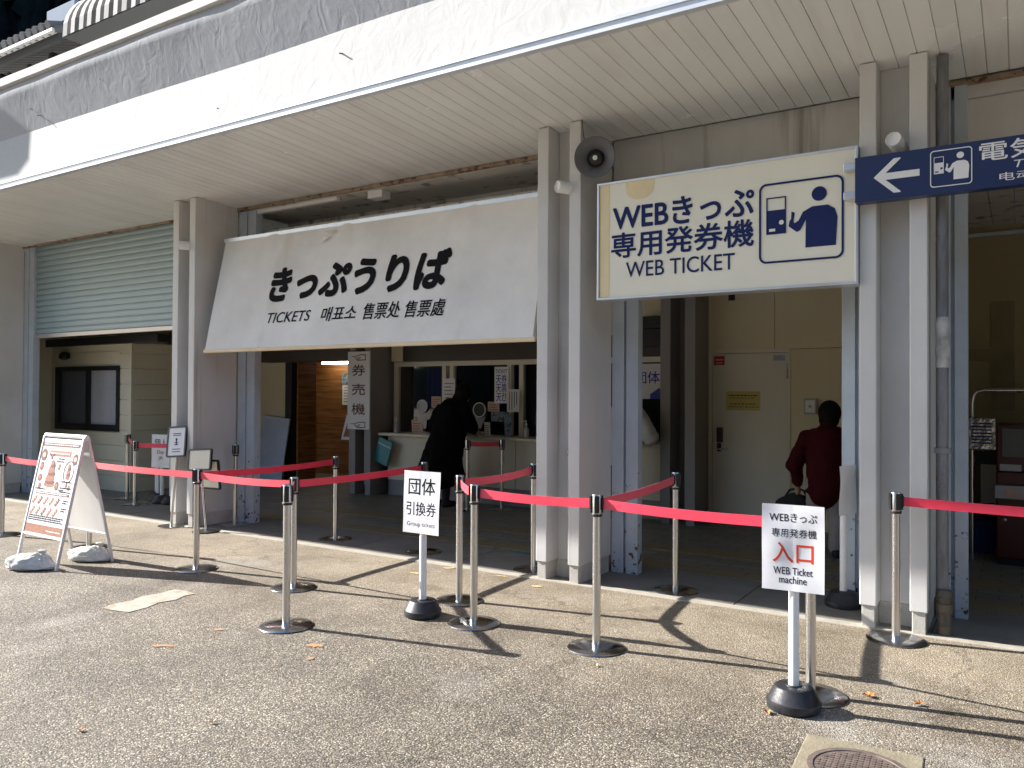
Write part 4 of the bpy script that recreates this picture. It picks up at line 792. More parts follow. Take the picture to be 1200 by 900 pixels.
# ------------------------------------------------------------------ upright sign stands
def stand(x, y, label, rz, zb, pw, ph, wave=0.005, ptop=None, lean=0.0, txt=()):
    t = thing('sign_stand', label, 'sign', (x, y, 0), rz, 'white paper signs on weighted poles')
    obj('base', MB().lathe([(0.118, 0.0), (0.128, 0.008), (0.132, 0.035), (0.13, 0.046), (0.123, 0.05), (0.094, 0.108), (0.086, 0.114), (0.04, 0.114), (0.038, 0.119), (0.0005, 0.119)], seg=36), 'blackrub', t, smooth=True)
    obj('pole', MB().lathe([(0.026, 0.11), (0.025, zb+0.05 if ptop is None else ptop)], seg=20), 'white', t, smooth=True)
    mb = MB(); nx, nz = 48, 60; Gd = [[], []]
    for s in (0, 1):
        for i in range(nx+1):
            c = []
            for j in range(nz+1):
                xx, zz = pw*(i/nx-0.5), ph*j/nz
                d = wave*(0.8*math.sin(xx*14+zz*5+x)*(0.3+zz)+noise.noise(Vector((xx*6, zz*5, x)))*1.2)-wave*1.5*abs(i/nx-0.5)
                c.append(mb.b.verts.new((xx+lean*zz, -0.03+d+0.0012*s, zb+zz)))
            Gd[s].append(c)
    for s in (0, 1):
        for i in range(nx):
            for j in range(nz): mb.b.faces.new((Gd[s][i][j], Gd[s][i+1][j], Gd[s][i+1][j+1], Gd[s][i][j+1]))
    p = obj('notice', mb, 'paper', t, smooth=True)
    for body, m, cx, z, wd, ht, off in txt:
        o = text(body, p, m, cx-wd/2, z, 0, wd, ht, off)
        me = o.data; b0 = bmesh.new(); b0.from_mesh(me); bmesh.ops.subdivide_edges(b0, edges=[e for e in b0.edges if e.calc_length() > 0.012], cuts=3, use_grid_fill=True); b0.to_mesh(me); b0.free()
        for v in me.vertices:
            xx, zz = v.co.x, v.co.z-zb
            d = wave*(0.8*math.sin(xx*14+zz*5+x)*(0.3+zz)+noise.noise(Vector((xx*6, zz*5, x)))*1.2)-wave*1.5*abs(xx/pw)
            v.co.y += -0.0304+d; v.co.x += lean*zz
    return t
stand(-3.535, 4.43, 'white sign reading Group tickets on a pole with black base', 0.0, 0.575, 0.32, 0.435, lean=0.03, txt=(
    ('団体', 'ink', 0.0, 0.845, 0.235, 0.115, 0.006), ('引換券', 'ink', 0.0, 0.7, 0.265, 0.095, 0.004), ('Group tickets', 'ink', 0.0, 0.615, 0.25, 0.04, 0.0)))
stand(-0.957, 4.139, 'nearest white sign with red 入口 above WEB Ticket machine', 0.06, 0.585, 0.295, 0.425, 0.006, lean=0.0, txt=(
    ('WEBきっぷ', 'ink', 0.0, 0.925, 0.225, 0.044, 0.003), ('専用発券機', 'ink', 0.005, 0.85, 0.21, 0.042, 0.003), ('入口', 'redink', 0.0, 0.725, 0.19, 0.098, 0.012),
    ('WEB Ticket', 'ink', 0.0, 0.665, 0.185, 0.036, 0.004), ('machine', 'ink', 0.0, 0.622, 0.13, 0.036, 0.004)))
stand(-1.11, 6.33, 'white sign stand half hidden by the left edge of the right pillar', 1.25, 0.68, 0.26, 0.36, 0.01)
for i, (x, y, tx, lb) in enumerate(((-10.52, 7.06, None, 'leftmost white pole sign stored beside the kiosk'), (-10.13, 6.88, (('個人', 'ink', 0.0, 0.8, 0.24, 0.1, 0.006), ('Day', 'ink', 0.0, 0.68, 0.13, 0.06, 0.003), ('JR', 'ink', 0.0, 0.6, 0.09, 0.055, 0.003)), 'stored white pole sign by the kiosk showing the character 個'),
                                  (-10.36, 6.98, None, 'second white pole from the left among the signs stored beside the kiosk'), (-9.95, 6.9, None, 'stored white pole sign nearest the left pillar'))):
    if tx: stand(x, y, lb, 0.15, 0.5, 0.34, 0.46, 0.006, txt=tx)
    else:
        t = thing('sign_stand', lb, 'sign', (x, y, 0), 0, 'white paper signs on weighted poles')
        obj('base', MB().lathe([(0.118, 0.0), (0.128, 0.008), (0.132, 0.035), (0.13, 0.046), (0.123, 0.05), (0.094, 0.108), (0.086, 0.114), (0.04, 0.114), (0.038, 0.119), (0.0005, 0.119)], seg=36), 'blackrub', t, smooth=True)
        obj('pole', MB().lathe([(0.026, 0.11), (0.025, 0.85), (0.0005, 0.86)], seg=20), 'white', t, smooth=True)

# ------------------------------------------------------------------ menu A-board and sandbags
AF = thing('menu_board', 'white A-frame menu board with brown pictures at the left', 'a-board', (-7.37, 4.03, 0), -0.03)
hw = 0.36
def lean_m(sgn): # local xz plane leaning from feet (y=sgn*0.25) to the top (y=0)
    return Matrix.Translation((0, sgn*0.25, 0)) @ Matrix.Rotation(sgn*math.atan2(0.235, 1.14), 4, 'X')
for sgn, nm in ((-1, 'front_panel'), (1, 'back_panel')):
    ML = lean_m(sgn); p = obj(nm, MB().box(-hw+0.02, hw-0.02, -0.006, 0.006, 0.27, 1.14, ML), 'white', AF)
    fr = MB(); fr.box(-hw, -hw+0.025, -0.013, 0.013, 0, 1.16, ML); fr.box(hw-0.025, hw, -0.013, 0.013, 0, 1.16, ML); fr.box(-hw+0.0255, hw-0.0255, -0.011, 0.011, 0.255, 0.275, ML)
    obj('frame', fr, 'frame', p, bevel=0.004)
    if sgn < 0: FP = p
obj('top_cap', MB().lathe([(0.019, -hw), (0.019, hw)], seg=16, M=Matrix.Translation((0, 0, 1.145)) @ Matrix.Rotation(R(90), 4, 'Y')), 'white', AF, smooth=True)
ML = lean_m(-1)
def fp(name, pts, m, d=0.008): mb = MB(); mb.poly([ML @ Vector((x, -d, z)) for x, z in pts]); return obj(name, mb, m, FP)
def rect(x0, x1, z0, z1): return [(x0, z0), (x1, z0), (x1, z1), (x0, z1)]
def oval(cx, cz, rx, rz, n=20): return [(cx+rx*math.cos(2*math.pi*k/n), cz+rz*math.sin(2*math.pi*k/n)) for k in range(n)]
fp('poster', rect(-0.33, 0.33, 0.285, 1.1), 'paper', 0.007)
fp('banner', rect(-0.33, 0.33, 1.068, 1.1), 'brownink'); fp('footer', rect(-0.33, 0.33, 0.285, 0.36), 'tan'); fp('banner', rect(-0.33, 0.33, 1.04, 1.064), 'peach'); fp('banner', rect(-0.18, 0.2, 0.98, 1.03), 'rosy')
fp('banner', rect(-0.28, 0.31, 0.63, 0.655), 'brownink')
for cx, cz, r_ in ((-0.27, 0.985, 0.05), (0.285, 0.965, 0.045)):
    fp('badge', oval(cx, cz, r_, r_*1.1), 'brownink', 0.0095); fp('badge', oval(cx, cz, r_*0.6, r_*0.5), 'peach', 0.0099)
rp = random.Random(11)
# food pictures in brown print: a stacked pastry, its fillings, a plate and rows of skewers
for k in range(9): fp('pastry_picture', oval(-0.08+0.008*math.sin(k*2), 0.72+0.025*k, 0.095-0.008*k, 0.022, 14), ('tan', 'brownink', 'rosy')[k % 3], 0.0085+0.0003*k)
for cx, cz, rx, rz in ((-0.27, 0.88, 0.032, 0.042), (-0.26, 0.775, 0.038, 0.034), (-0.24, 0.7, 0.026, 0.03), (0.04, 0.885, 0.02, 0.03), (0.06, 0.715, 0.036, 0.04), (0.22, 0.73, 0.018, 0.02), (0.27, 0.71, 0.02, 0.024)):
    fp('filling_picture', oval(cx, cz, rx, rz, 16), 'brownink'); fp('filling_picture', oval(cx+0.004, cz, rx*0.6, rz*0.62, 12), 'tan', 0.0086); fp('filling_picture', oval(cx-rx*0.2, cz+rz*0.2, rx*0.22, rz*0.2, 8), 'peach', 0.009)
for k in range(5): fp('plate_food', oval(0.215+0.008*math.sin(k*3), 0.8+0.026*k, 0.036-0.003*k, 0.018, 12), ('tan', 'brownink')[k % 2], 0.0085+0.0003*k)
mbx = ring(MB(), oval(0.215, 0.85, 0.085, 0.1), oval(0.215, 0.85, 0.078, 0.092), -0.0095, -0.008, ML); obj('plate_picture', mbx, 'brownink', FP)
for a in (-1, 1): fp('cross_picture', [(-0.13-0.04*a, 0.935), (-0.12-0.04*a, 0.935), (-0.12+0.04*a, 1.0), (-0.13+0.04*a, 1.0)], 'ink', 0.0096+0.0002*a)
for i in range(5):
    for j in range(2):
        cx, cz = -0.27+0.1*i, 0.575-0.095*j
        fp('skewer_picture', [(cx-0.045, cz-0.026), (cx-0.01, cz-0.042), (cx+0.045, cz+0.024), (cx+0.012, cz+0.042)], ('tan', 'brownink', 'rosy')[(i+2*j) % 3])
        for q in range(2): fp('skewer_picture', oval(cx-0.012+0.022*q, cz-0.008+0.022*q, 0.009, 0.011, 8), 'peach', 0.0088)
def dashes(x0, x1, z, h, m='ink'):
    x = x0
    while x < x1:
        w_ = rp.uniform(0.012, 0.04); fp('fine_print', rect(x, min(x+w_, x1), z, z+h), m, 0.0098); x += w_+0.007
for x0, x1, z in ((0.12, 0.31, 0.7), (0.1, 0.2, 0.68), (-0.3, -0.12, 0.672), (0.0, 0.1, 0.955), (-0.31, 0.3, 0.43), (-0.31, 0.26, 0.412), (-0.31, 0.3, 0.394), (0.22, 0.31, 0.59), (0.22, 0.3, 0.57), (0.22, 0.31, 0.52), (0.22, 0.29, 0.5), (0.12, 0.31, 0.665), (-0.02, 0.1, 0.93), (0.13, 0.3, 0.755)): dashes(x0, x1, z, 0.01)
dashes(-0.16, 0.18, 1.0, 0.012, 'white'); dashes(-0.3, 0.3, 1.08, 0.009, 'white'); dashes(-0.26, 0.28, 0.638, 0.01, 'white'); dashes(0.05, 0.3, 0.31, 0.01, 'white')
FOLD = bpy.data.textures.new('sack_folds', 'CLOUDS'); FOLD.noise_scale = 0.09; FOLD.noise_depth = 1
def sandbag(x, y, rz, label, s=1.0):
    t = thing('sandbag', label, 'sandbag', (x, y, 0), rz, 'white sandbags weighing down the menu board')
    mb = MB(); bmesh.ops.create_icosphere(mb.b, subdivisions=5, radius=1)
    for v in mb.b.verts:
        c = v.co.copy(); n_ = noise.noise(c*1.6+Vector((x, 0, 0)))*0.14-abs(noise.noise(c*2.6+Vector((9, x, 0))))*0.14
        zz = c.z*(1+n_); zz = zz if zz > 0 else zz*0.3; tp = 1-0.35*c.x
        v.co = Vector((c.x*(0.25 if c.x < 0 else 0.2)*(1+n_), c.y*0.12*(1+n_)*tp, max(0, zz+0.26)*0.1*tp))*s
    for v in mb.b.verts:
        d = (v.co.x-0.06)**2+v.co.y**2
        if v.co.z > 0.05: v.co.z += 0.035*math.exp(-d/0.004)+0.009*math.sin(13*math.atan2(v.co.y, v.co.x-0.06))*math.exp(-d/0.012)*min(1, d/0.0006)
    sk = obj('sack', mb, 'sand', t, smooth=True); dm = sk.modifiers.new('folds', 'DISPLACE'); dm.texture = FOLD; dm.strength = 0.014; dm.mid_level = 0.5; dm.texture_coords = 'LOCAL'
    mb = MB(); mb.lathe([(0.034, 0.095), (0.013, 0.125), (0.013, 0.135), (0.027, 0.15), (0.03, 0.165), (0.012, 0.172), (0.0005, 0.168)], (0.06, 0, 0), 14); [setattr(v, 'co', v.co+Vector((0.012*math.sin(v.co.z*60), 0.008*math.cos(v.co.y*300), 0))) for v in mb.b.verts]; obj('tied_neck', mb, 'sand', t, smooth=True)
sandbag(-7.27, 3.72, 0.5, 'white sandbag lying at the front foot of the menu board')
sandbag(-7.2, 4.2, 0.4, 'white sandbag under the back leg of the menu board', 0.95)

# ------------------------------------------------------------------ notice stands at the left pillar
def easel(x, y, rz, z0, w_, h_, label, base, face, leanx, cont=True):
    t = thing('notice_stand', label, 'notice stand', (x, y, 0), rz)
    obj('base', MB().lathe([(0.15, 0), (0.15, 0.012), (0.03, 0.03), (0.0005, 0.03)], seg=32), base, t, smooth=True)
    obj('pole', MB().tube([(0, 0, 0.02), (leanx, 0.02, z0+0.1)], 0.014, 12), 'steel', t, smooth=True)
    M_ = Matrix.Translation((leanx, 0, z0)) @ Matrix.Rotation(R(-8), 4, 'X') @ Matrix.Rotation(R(-4), 4, 'Y')
    f = obj('frame', ring(MB(), rrect(-w_/2, w_/2, 0, h_, 0.03), rrect(-w_/2+0.02, w_/2-0.02, 0.02, h_-0.02, 0.015), -0.012, 0.012, M_), 'black', t)
    obj('sheet', MB().box(-w_/2+0.012, w_/2-0.012, -0.006, 0.006, 0.012, h_-0.012, M_), face, f)
    if cont:
        mb = MB()
        for z in (0.06, 0.09, 0.25, 0.27): mb.poly([M_ @ Vector((xx, -0.008, zz)) for xx, zz in rect(-0.06, 0.07, z, z+0.008)])
        for q in (oval(0, 0.205, 0.014, 0.016), rect(-0.03, 0.03, 0.14, 0.15), rect(-0.008, 0.008, 0.15, 0.19), rect(-0.035, 0.035, 0.165, 0.172)): mb.poly([M_ @ Vector((xx, -0.008, zz)) for xx, zz in q])
        obj('print', mb, 'navy', f)
    return t
easel(-8.3, 5.76, 0.12, 0.8, 0.3, 0.36, 'white framed notice on a tilted stand before the left pillar', 'disc', 'paper', 0.06)
e2 = easel(-7.67, 5.76, 0.1, 0.67, 0.36, 0.25, 'blank grey framed board stand beside the left pillar', 'black', 'counter', -0.12, False)
M2 = Matrix.Translation((-0.08, 0.1, 0.46)) @ Matrix.Rotation(R(6), 4, 'X')
f2 = obj('lower_frame', ring(MB(), rrect(-0.19, 0.19, 0, 0.34, 0.02), rrect(-0.17, 0.17, 0.02, 0.32, 0.01), -0.012, 0.012, M2), 'black', e2); obj('lower_sheet', MB().box(-0.175, 0.175, -0.006, 0.006, 0.015, 0.325, M2), 'counter', f2)

# ------------------------------------------------------------------ ticket counter and its clutter
C_ = thing('ticket_counter', 'cream ticket counter with glass windows in the shade', 'counter', (-8.2, 9.4, 0))
for x0, x1 in ((0.0, 1.28), (1.29, 2.3), (2.31, 3.4), (3.41, 4.5)): obj('front_panel', MB().box(x0, x1, 0, 0.04, 0.24, 0.91), 'counter', C_)
obj('plinth', MB().box(0, 4.5, 0.02, 0.06, 0, 0.24), 'counterbase', C_)
obj('countertop', MB().box(-0.1, 4.5, -0.12, 0.6, 0.91, 0.95), 'counter', C_, bevel=0.006)
fr = MB(); fr.box(-0.08, 4.5, 0.22, 0.3, 1.97, 2.04)
for x in (-0.08, 0.86, 1.0, 2.02, 2.22, 3.2, 3.4): fr.box(x, x+0.07, 0.22, 0.3, 0.95, 1.97)
obj('window_frame', fr, 'counter', C_)
obj('header_beam', MB().box(0.12, 4.5, 0.2, 0.34, 2.045, 2.33), 'brown', C_); obj('header_trim', MB().box(-0.1, 0.115, 0.18, 0.34, 2.045, 2.4), 'cream', C_); obj('header_trim', MB().box(0.12, 4.5, 0.19, 0.34, 2.335, 2.42), 'cream', C_)
obj('upper_wall', MB().box(-0.1, 4.5, 0.25, 0.4, 2.425, 3.44), 'cream', C_)
for x0, x1 in ((-0.01, 0.86), (1.07, 2.02), (2.29, 3.2), (3.47, 4.5)): obj('glass_pane', MB().poly([(x0, 0.26, 0.955), (x1, 0.26, 0.955), (x1, 0.26, 1.97), (x0, 0.26, 1.97)]), 'glass', C_)
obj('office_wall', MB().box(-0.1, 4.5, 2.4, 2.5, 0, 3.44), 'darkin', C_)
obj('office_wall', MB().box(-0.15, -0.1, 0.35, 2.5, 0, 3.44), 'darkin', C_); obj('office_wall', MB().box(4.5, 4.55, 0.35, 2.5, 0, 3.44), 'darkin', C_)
for x0, x1 in ((0.28, 0.84), (1.6, 2.0), (2.3, 3.1)):
    mb = MB(); n = 30; V = [[mb.b.verts.new((x0+(x1-x0)*i/n, 0.55+0.025*math.sin(i*1.3), z)) for z in (1.35, 1.95)] for i in range(n+1)]
    for i in range(n): mb.b.faces.new((V[i][0], V[i+1][0], V[i+1][1], V[i][1]))
    obj('curtain', mb, 'bluecurtain', C_, smooth=True)
def notice(x, y, z, wd, ht, m, label, lines=(), rx=0.0, lm='ink', cat='notice', rz=0):
    t = thing('notice', label, cat, (x, y, z), rz)
    M_ = Matrix.Rotation(rx, 4, 'X'); obj('sheet', MB().box(0, wd, -0.003, 0.0, 0, ht, M_), m, t)
    if lines:
        mb = MB()
        rq = random.Random(len(label))
        for a, b, c, d in lines:
            if d-c > 0.5: mb.poly([M_ @ Vector((xx*wd, -0.0045, zz*ht)) for xx, zz in rect(a, b, c, d)]); continue
            x_ = a
            while x_ < b:
                w_ = rq.uniform(0.03, 0.1); mb.poly([M_ @ Vector((xx*wd, -0.0045, zz*ht)) for xx, zz in rect(x_, min(b, x_+w_), c+(d-c)*0.2, d-(d-c)*0.2)]); x_ += w_+0.025
        obj('print', mb, lm, t)
    return t
LN = lambda n, a=0.12, b=0.88: [(a, b-0.1*(k % 3), 0.12+0.76*k/n, 0.12+0.76*k/n+0.35/n) for k in range(n)]
notice(-7.3, 9.6, 1.5, 0.22, 0.28, 'paper', 'white notice on the window frame behind the black coat', LN(4), lm='brownink')
tn = notice(-6.38, 9.6, 1.42, 0.24, 0.52, 'paper', 'tall white sign in blue characters 天 on the counter window')
text('TICKET', tn, 'blueink', 0.02, 0.43, -0.0045, 0.2, 0.055, 0.006); text('天券\n天票\n天칸', tn, 'blueink', 0.03, 0.03, -0.0045, 0.18, 0.38, 0.01)
notice(-6.13, 9.56, 1.3, 0.2, 0.32, 'paper', 'white vertical notice hanging on the frame right of the blue characters', [(0.15, 0.2, 0.1, 0.9), (0.35, 0.4, 0.1, 0.9), (0.55, 0.6, 0.2, 0.9), (0.75, 0.8, 0.3, 0.9)])
notice(-7.55, 9.64, 1.34, 0.18, 0.17, 'peach', 'pale card inside the left ticket window', LN(4), lm='brownink')
notice(-6.52, 9.64, 1.3, 0.2, 0.14, 'peach', 'pale orange card inside the middle ticket window', LN(3), lm='brownink')
notice(-6.42, 9.58, 1.16, 0.3, 0.14, 'photo', 'small landscape picture in the ticket window')
notice(-7.8, 9.5, 0.955, 0.2, 0.2, 'peach', 'leaflet box on the counter left of the black coat', LN(4), 0.15, 'brownink')
notice(-6.44, 9.45, 0.955, 0.1, 0.2, 'white', 'small white upright card on the counter', LN(5), 0.1)
notice(-6.1, 9.45, 0.955, 0.12, 0.32, 'photo', 'speckled leaflet holder at the right of the counter', (), 0.1)
def fan(x, y, z, r, label, m):
    t = thing('speaking_disc', label, 'speaking port', (x, y, z)); M_ = Matrix.Rotation(R(90), 4, 'X')
    obj('rim', MB().lathe([(r, -0.01), (r, 0.01), (r*0.88, 0.014), (r*0.88, -0.01)], seg=28, M=M_, cap=False), 'white', t, smooth=True)
    obj('face', MB().lathe([(r*0.88, -0.004), (r*0.88, 0.006), (0.0005, 0.008)], seg=28, M=M_), m, t, smooth=True)
fan(-7.72, 9.63, 1.36, 0.1, 'round white speaking port in the left ticket window', 'greyplastic')
fan(-6.66, 9.63, 1.32, 0.11, 'white ring speaking port right of the black coat', 'darkin')
def pump(x, y, label):
    t = thing('pump_bottle', label, 'bottle', (x, y, 0.95), 0, 'hand sanitiser pump bottles on the counter')
    obj('body', MB().lathe([(0.035, 0), (0.038, 0.01), (0.038, 0.13), (0.015, 0.16), (0.013, 0.175)], seg=18), 'greyplastic', t, smooth=True)
    mb = MB(); mb.lathe([(0.014, 0.175), (0.012, 0.2), (0.005, 0.205), (0.005, 0.24)], seg=12); mb.tube([(0, 0, 0.235), (-0.05, -0.01, 0.228)], 0.007, 8); obj('pump', mb, 'white', t, smooth=True)
pump(-5.72, 9.4, 'pump bottle at the right end of the ticket counter'); pump(-8.05, 9.42, 'pump bottle at the left end of the ticket counter')
mb = MB(); mb.ell((0, 0, 0.04), (0.12, 0.07, 0.05)); t = tag(obj('money_tray', mb, 'greyplastic', smooth=True), 'pale rounded tray on the counter right of the black coat', 'tray'); t.location = (-6.62, 9.4, 0.95)
# box and group poster at the bay 3 end of the counter
t = thing('black_box', 'black case with white emblem stacked over the group window', 'box', (-4.15, 9.5, 2.16))
obj('lower_case', MB().box(-0.1, 0.42, -0.08, 0.0, 0.0, 0.22), 'black', t, bevel=0.006); obj('upper_case', MB().box(0.06, 0.42, -0.08, 0.0, 0.225, 0.38), 'black', t, bevel=0.006)
mb = MB(); mb.poly([(0.1+x, -0.084, 0.12+z) for x, z in ((-0.02, 0.03), (0.02, 0.03), (0.02, -0.01), (0, -0.04), (-0.02, -0.01))]); obj('emblem', mb, 'white', t)
t = thing('window_poster', 'white poster with blue characters 団体 over the bay window', 'poster', (-4.3, 9.61, 1.5))
obj('sheet', MB().box(0, 0.55, -0.004, 0, 0, 0.45), 'paper', t); text('団体', t, 'blueink', 0.1, 0.2, -0.006, 0.33, 0.15, 0.012)
obj('picture', MB().prism([(0.3, 0.0), (0.54, 0.0), (0.54, 0.1), (0.42, 0.14), (0.3, 0.06)], -0.006, -0.0045), 'blueink', t)
# notices in the web ticket room
notice(-3.03, 9.645, 1.37, 0.41, 0.23, 'yellowpaper', 'yellow notice with two printed blocks on the cream door', [(0.07, 0.93, 0.74, 0.83), (0.1, 0.86, 0.63, 0.68), (0.12, 0.88, 0.3, 0.38), (0.05, 0.95, 0.16, 0.22)])
t = notice(-3.18, 9.645, 1.92, 0.13, 0.11, 'redsticker', 'red square sticker at the top corner of the cream door', [(0.15, 0.85, 0.5, 0.68), (0.2, 0.8, 0.18, 0.28)], lm='white', cat='sticker')
notice(-2.47, 9.645, 1.96, 0.14, 0.07, 'bluelabel', 'pale blue label at the top of the cream door', [(0.1, 0.9, 0.25, 0.4), (0.1, 0.7, 0.6, 0.75)], cat='label')
t = thing('intercom', 'grey intercom box on the cream wall beside the red jacket', 'intercom', (-2.04, 9.63, 1.43)); obj('body', MB().box(-0.07, 0.07, -0.04, 0.0, -0.09, 0.09), 'greyplastic', t, bevel=0.006)
obj('front', MB().box(-0.052, 0.052, -0.046, -0.041, -0.07, 0.07), 'white', t); obj('button', MB().lathe([(0.018, 0.046), (0.018, 0.052), (0.0005, 0.053)], seg=16, M=Matrix.Rotation(R(90), 4, 'X')), 'greyplastic', t)
notice(-3.0, 9.63, 2.7, 0.08, 0.07, 'black', 'small dark sensor high on the cream wall', cat='sensor')

# vertical ticket machine sign on the inner pillar
Kb = thing('pillar_sign', 'tall white sign with brown characters 券売機 and pointing hands', 'sign', (-8.79, 9.15, 1.0))
obj('board', MB().box(0, 0.45, -0.02, 0.0, 0, 1.19), 'paper', Kb)
for c, z in (('券', 0.82), ('売', 0.525), ('機', 0.225)): text(c, Kb, 'brownink', 0.09, z, -0.023, 0.27, 0.17, 0.012)
for z in (0.07, 1.1):
    mb = MB(); q = lambda L_: mb.poly([(x, -0.0235, z+zz) for x, zz in L_])
    ring(mb, [(0.06, 0.015), (0.2, 0.03), (0.25, 0.045), (0.37, 0.045), (0.37, -0.045), (0.2, -0.05), (0.16, -0.02), (0.15, 0.0)], [(0.09, 0.014), (0.2, 0.018), (0.25, 0.033), (0.358, 0.033), (0.358, -0.033), (0.2, -0.036), (0.175, -0.018), (0.165, 0.003)], -0.0235, -0.0215 if False else -0.021, Matrix.Translation((0, 0, z)))
    q([(0.19, -0.005), (0.27, 0.005), (0.27, -0.005), (0.19, -0.015)]); q([(0.2, -0.024), (0.26, -0.015), (0.26, -0.024), (0.2, -0.033)])
    obj('pointing_hand', mb, 'brownink', Kb)
# things by the wooden doorway
mb = MB(); mb.box(-0.35, 0.3, -0.01, 0.01, 0, 1.15, Matrix.Rotation(R(-6), 4, 'X') @ Matrix.Rotation(R(4), 4, 'Y')); t = obj('panel_board', mb, 'board'); tag(t, 'pale blue board leaning in the dark corner behind the left pillar', 'board'); t.location = (-10.65, 9.2, 0)
notice(-10.9, 11.18, 1.33, 0.42, 0.42, 'paper', 'large printed notice on the cedar wall', LN(6)); 
notice(-10.9, 11.17, 1.72, 0.4, 0.2, 'photo', 'picture notice with landscape above the printed notice')
notice(-10.75, 11.18, 1.15, 0.3, 0.16, 'peach', 'pale pink notice low on the cedar wall')
t = thing('leaflet_stand', 'white leaflet stand behind the vertical sign', 'stand', (-9.1, 9.55, 0)); obj('post', MB().box(-0.06, 0.1, 0, 0.05, 0.3, 0.85), 'white', t, bevel=0.01)
obj('tray', MB().prism([(-0.2, 0.8), (0.2, 0.8), (0.2, 1.2), (-0.08, 1.2)], -0.04, 0.05), 'white', t, bevel=0.006); obj('tray_picture', MB().prism([(-0.14, 0.85), (0.2, 0.85), (0.2, 1.08), (-0.05, 1.08)], -0.045, -0.041), 'tan', t)
t = thing('clipboard', 'teal folder hanging on the inner grey pillar', 'folder', (-8.18, 9.28, 0.68)); M_ = Matrix.Rotation(R(18), 4, 'Y')
obj('cover', MB().box(-0.14, 0.14, -0.02, 0.0, -0.2, 0.18, M_), 'teal', t, bevel=0.004); obj('edge', MB().box(-0.12, 0.14, -0.026, -0.021, 0.08, 0.1, M_), 'bluelabel', t)

# ------------------------------------------------------------------ right bay: red machine, railing, pouch notice, basket, cabinet
t = thing('ticket_machine', 'dark red ticket machine with grey screen at the right edge', 'ticket machine', (-0.2, 8.7, 0))
obj('body', MB().box(0, 0.75, 0, 0.6, 0.06, 0.86), 'machine', t, bevel=0.015); obj('upper_body', MB().box(0, 0.75, 0.02, 0.6, 0.865, 1.3), 'machine', t, bevel=0.015)
obj('screen', MB().box(0.05, 0.6, 0.005, 0.019, 1.0, 1.26), 'screen', t); obj('tray', MB().box(-0.01, 0.4, -0.08, 0.0, 0.62, 0.74), 'greyplastic', t, bevel=0.008)
obj('coin_slot', MB().box(0.03, 0.2, 0.005, 0.019, 0.87, 0.93), 'greyplastic', t); obj('receipt', MB().box(0.08, 0.2, -0.085, -0.081, 0.63, 0.72), 'peach', t); obj('foot', MB().box(0.02, 0.73, 0.02, 0.58, 0, 0.06), 'black', t)
obj('lock', MB().lathe([(0.014, 0), (0.014, 0.006), (0.0005, 0.008)], seg=12, M=Matrix.Translation((0.07, 0, 0.42)) @ Matrix.Rotation(R(90), 4, 'X')), 'steel', t)
t = thing('handrail', 'bent steel handrail in the shaded right bay', 'handrail', (-0.4, 8.85, 0)); 
obj('rail', MB().tube([(0, 0, 0), (0, 0, 1.5), (0.012, 0, 1.56), (0.04, 0, 1.6), (0.09, 0, 1.615), (2.0, 0, 1.615)], 0.021, 14), 'steel', t, smooth=True); obj('lower_rail', MB().tube([(0.02, 0, 1.05), (2.0, 0, 1.05)], 0.012, 10), 'steel', t); obj('post', MB().tube([(2.0, 0, 0), (2.0, 0, 1.62)], 0.021, 12), 'steel', t)
t = thing('pouch_notice', 'shiny notice in a plastic pouch hung on the handrail', 'notice', (-0.42, 8.58, 1.07)); obj('sheet', MB().box(0, 0.22, -0.004, 0, 0, 0.28), 'foil', t); obj('frame', ring(MB(), rect(-0.008, 0.228, -0.008, 0.288), rect(0, 0.22, 0, 0.28), -0.008, 0.002), 'black', t)
obj('print', (lambda mb: [mb.poly([(x, -0.0055, z) for x, z in rect(0.03, 0.19, 0.05+0.03*k, 0.062+0.03*k)]) for k in range(7)] and mb)(MB()), 'navy', t)
t = thing('basket', 'dark blue basket with black handle on the shaded floor', 'basket', (-0.33, 9.35, 0)); mb = MB(); mb.lathe([(0.14, 0.0), (0.2, 0.32), (0.19, 0.32), (0.135, 0.01), (0.0005, 0.01)], seg=4, M=Matrix.Rotation(R(45), 4, 'Z')); obj('body', mb, 'bluebin', t)
obj('handle', MB().tube([(-0.13, 0, 0.32), (-0.1, 0, 0.48), (0.1, 0, 0.48), (0.13, 0, 0.32)], 0.01, 8), 'black', t)
t = thing('cabinet', 'white low cabinet behind the handrail', 'cabinet', (-0.36, 9.7, 0)); obj('body', MB().box(0, 0.5, 0, 0.4, 0.35, 0.85), 'white', t, bevel=0.008); obj('drawer', MB().box(0.02, 0.48, -0.012, -0.001, 0.6, 0.83), 'white', t, bevel=0.004); obj('stand', MB().box(0.02, 0.48, 0.03, 0.38, 0, 0.35), 'black', t); obj('top_case', MB().box(-0.05, 0.55, 0, 0.4, 0.855, 1.1), 'black', t)

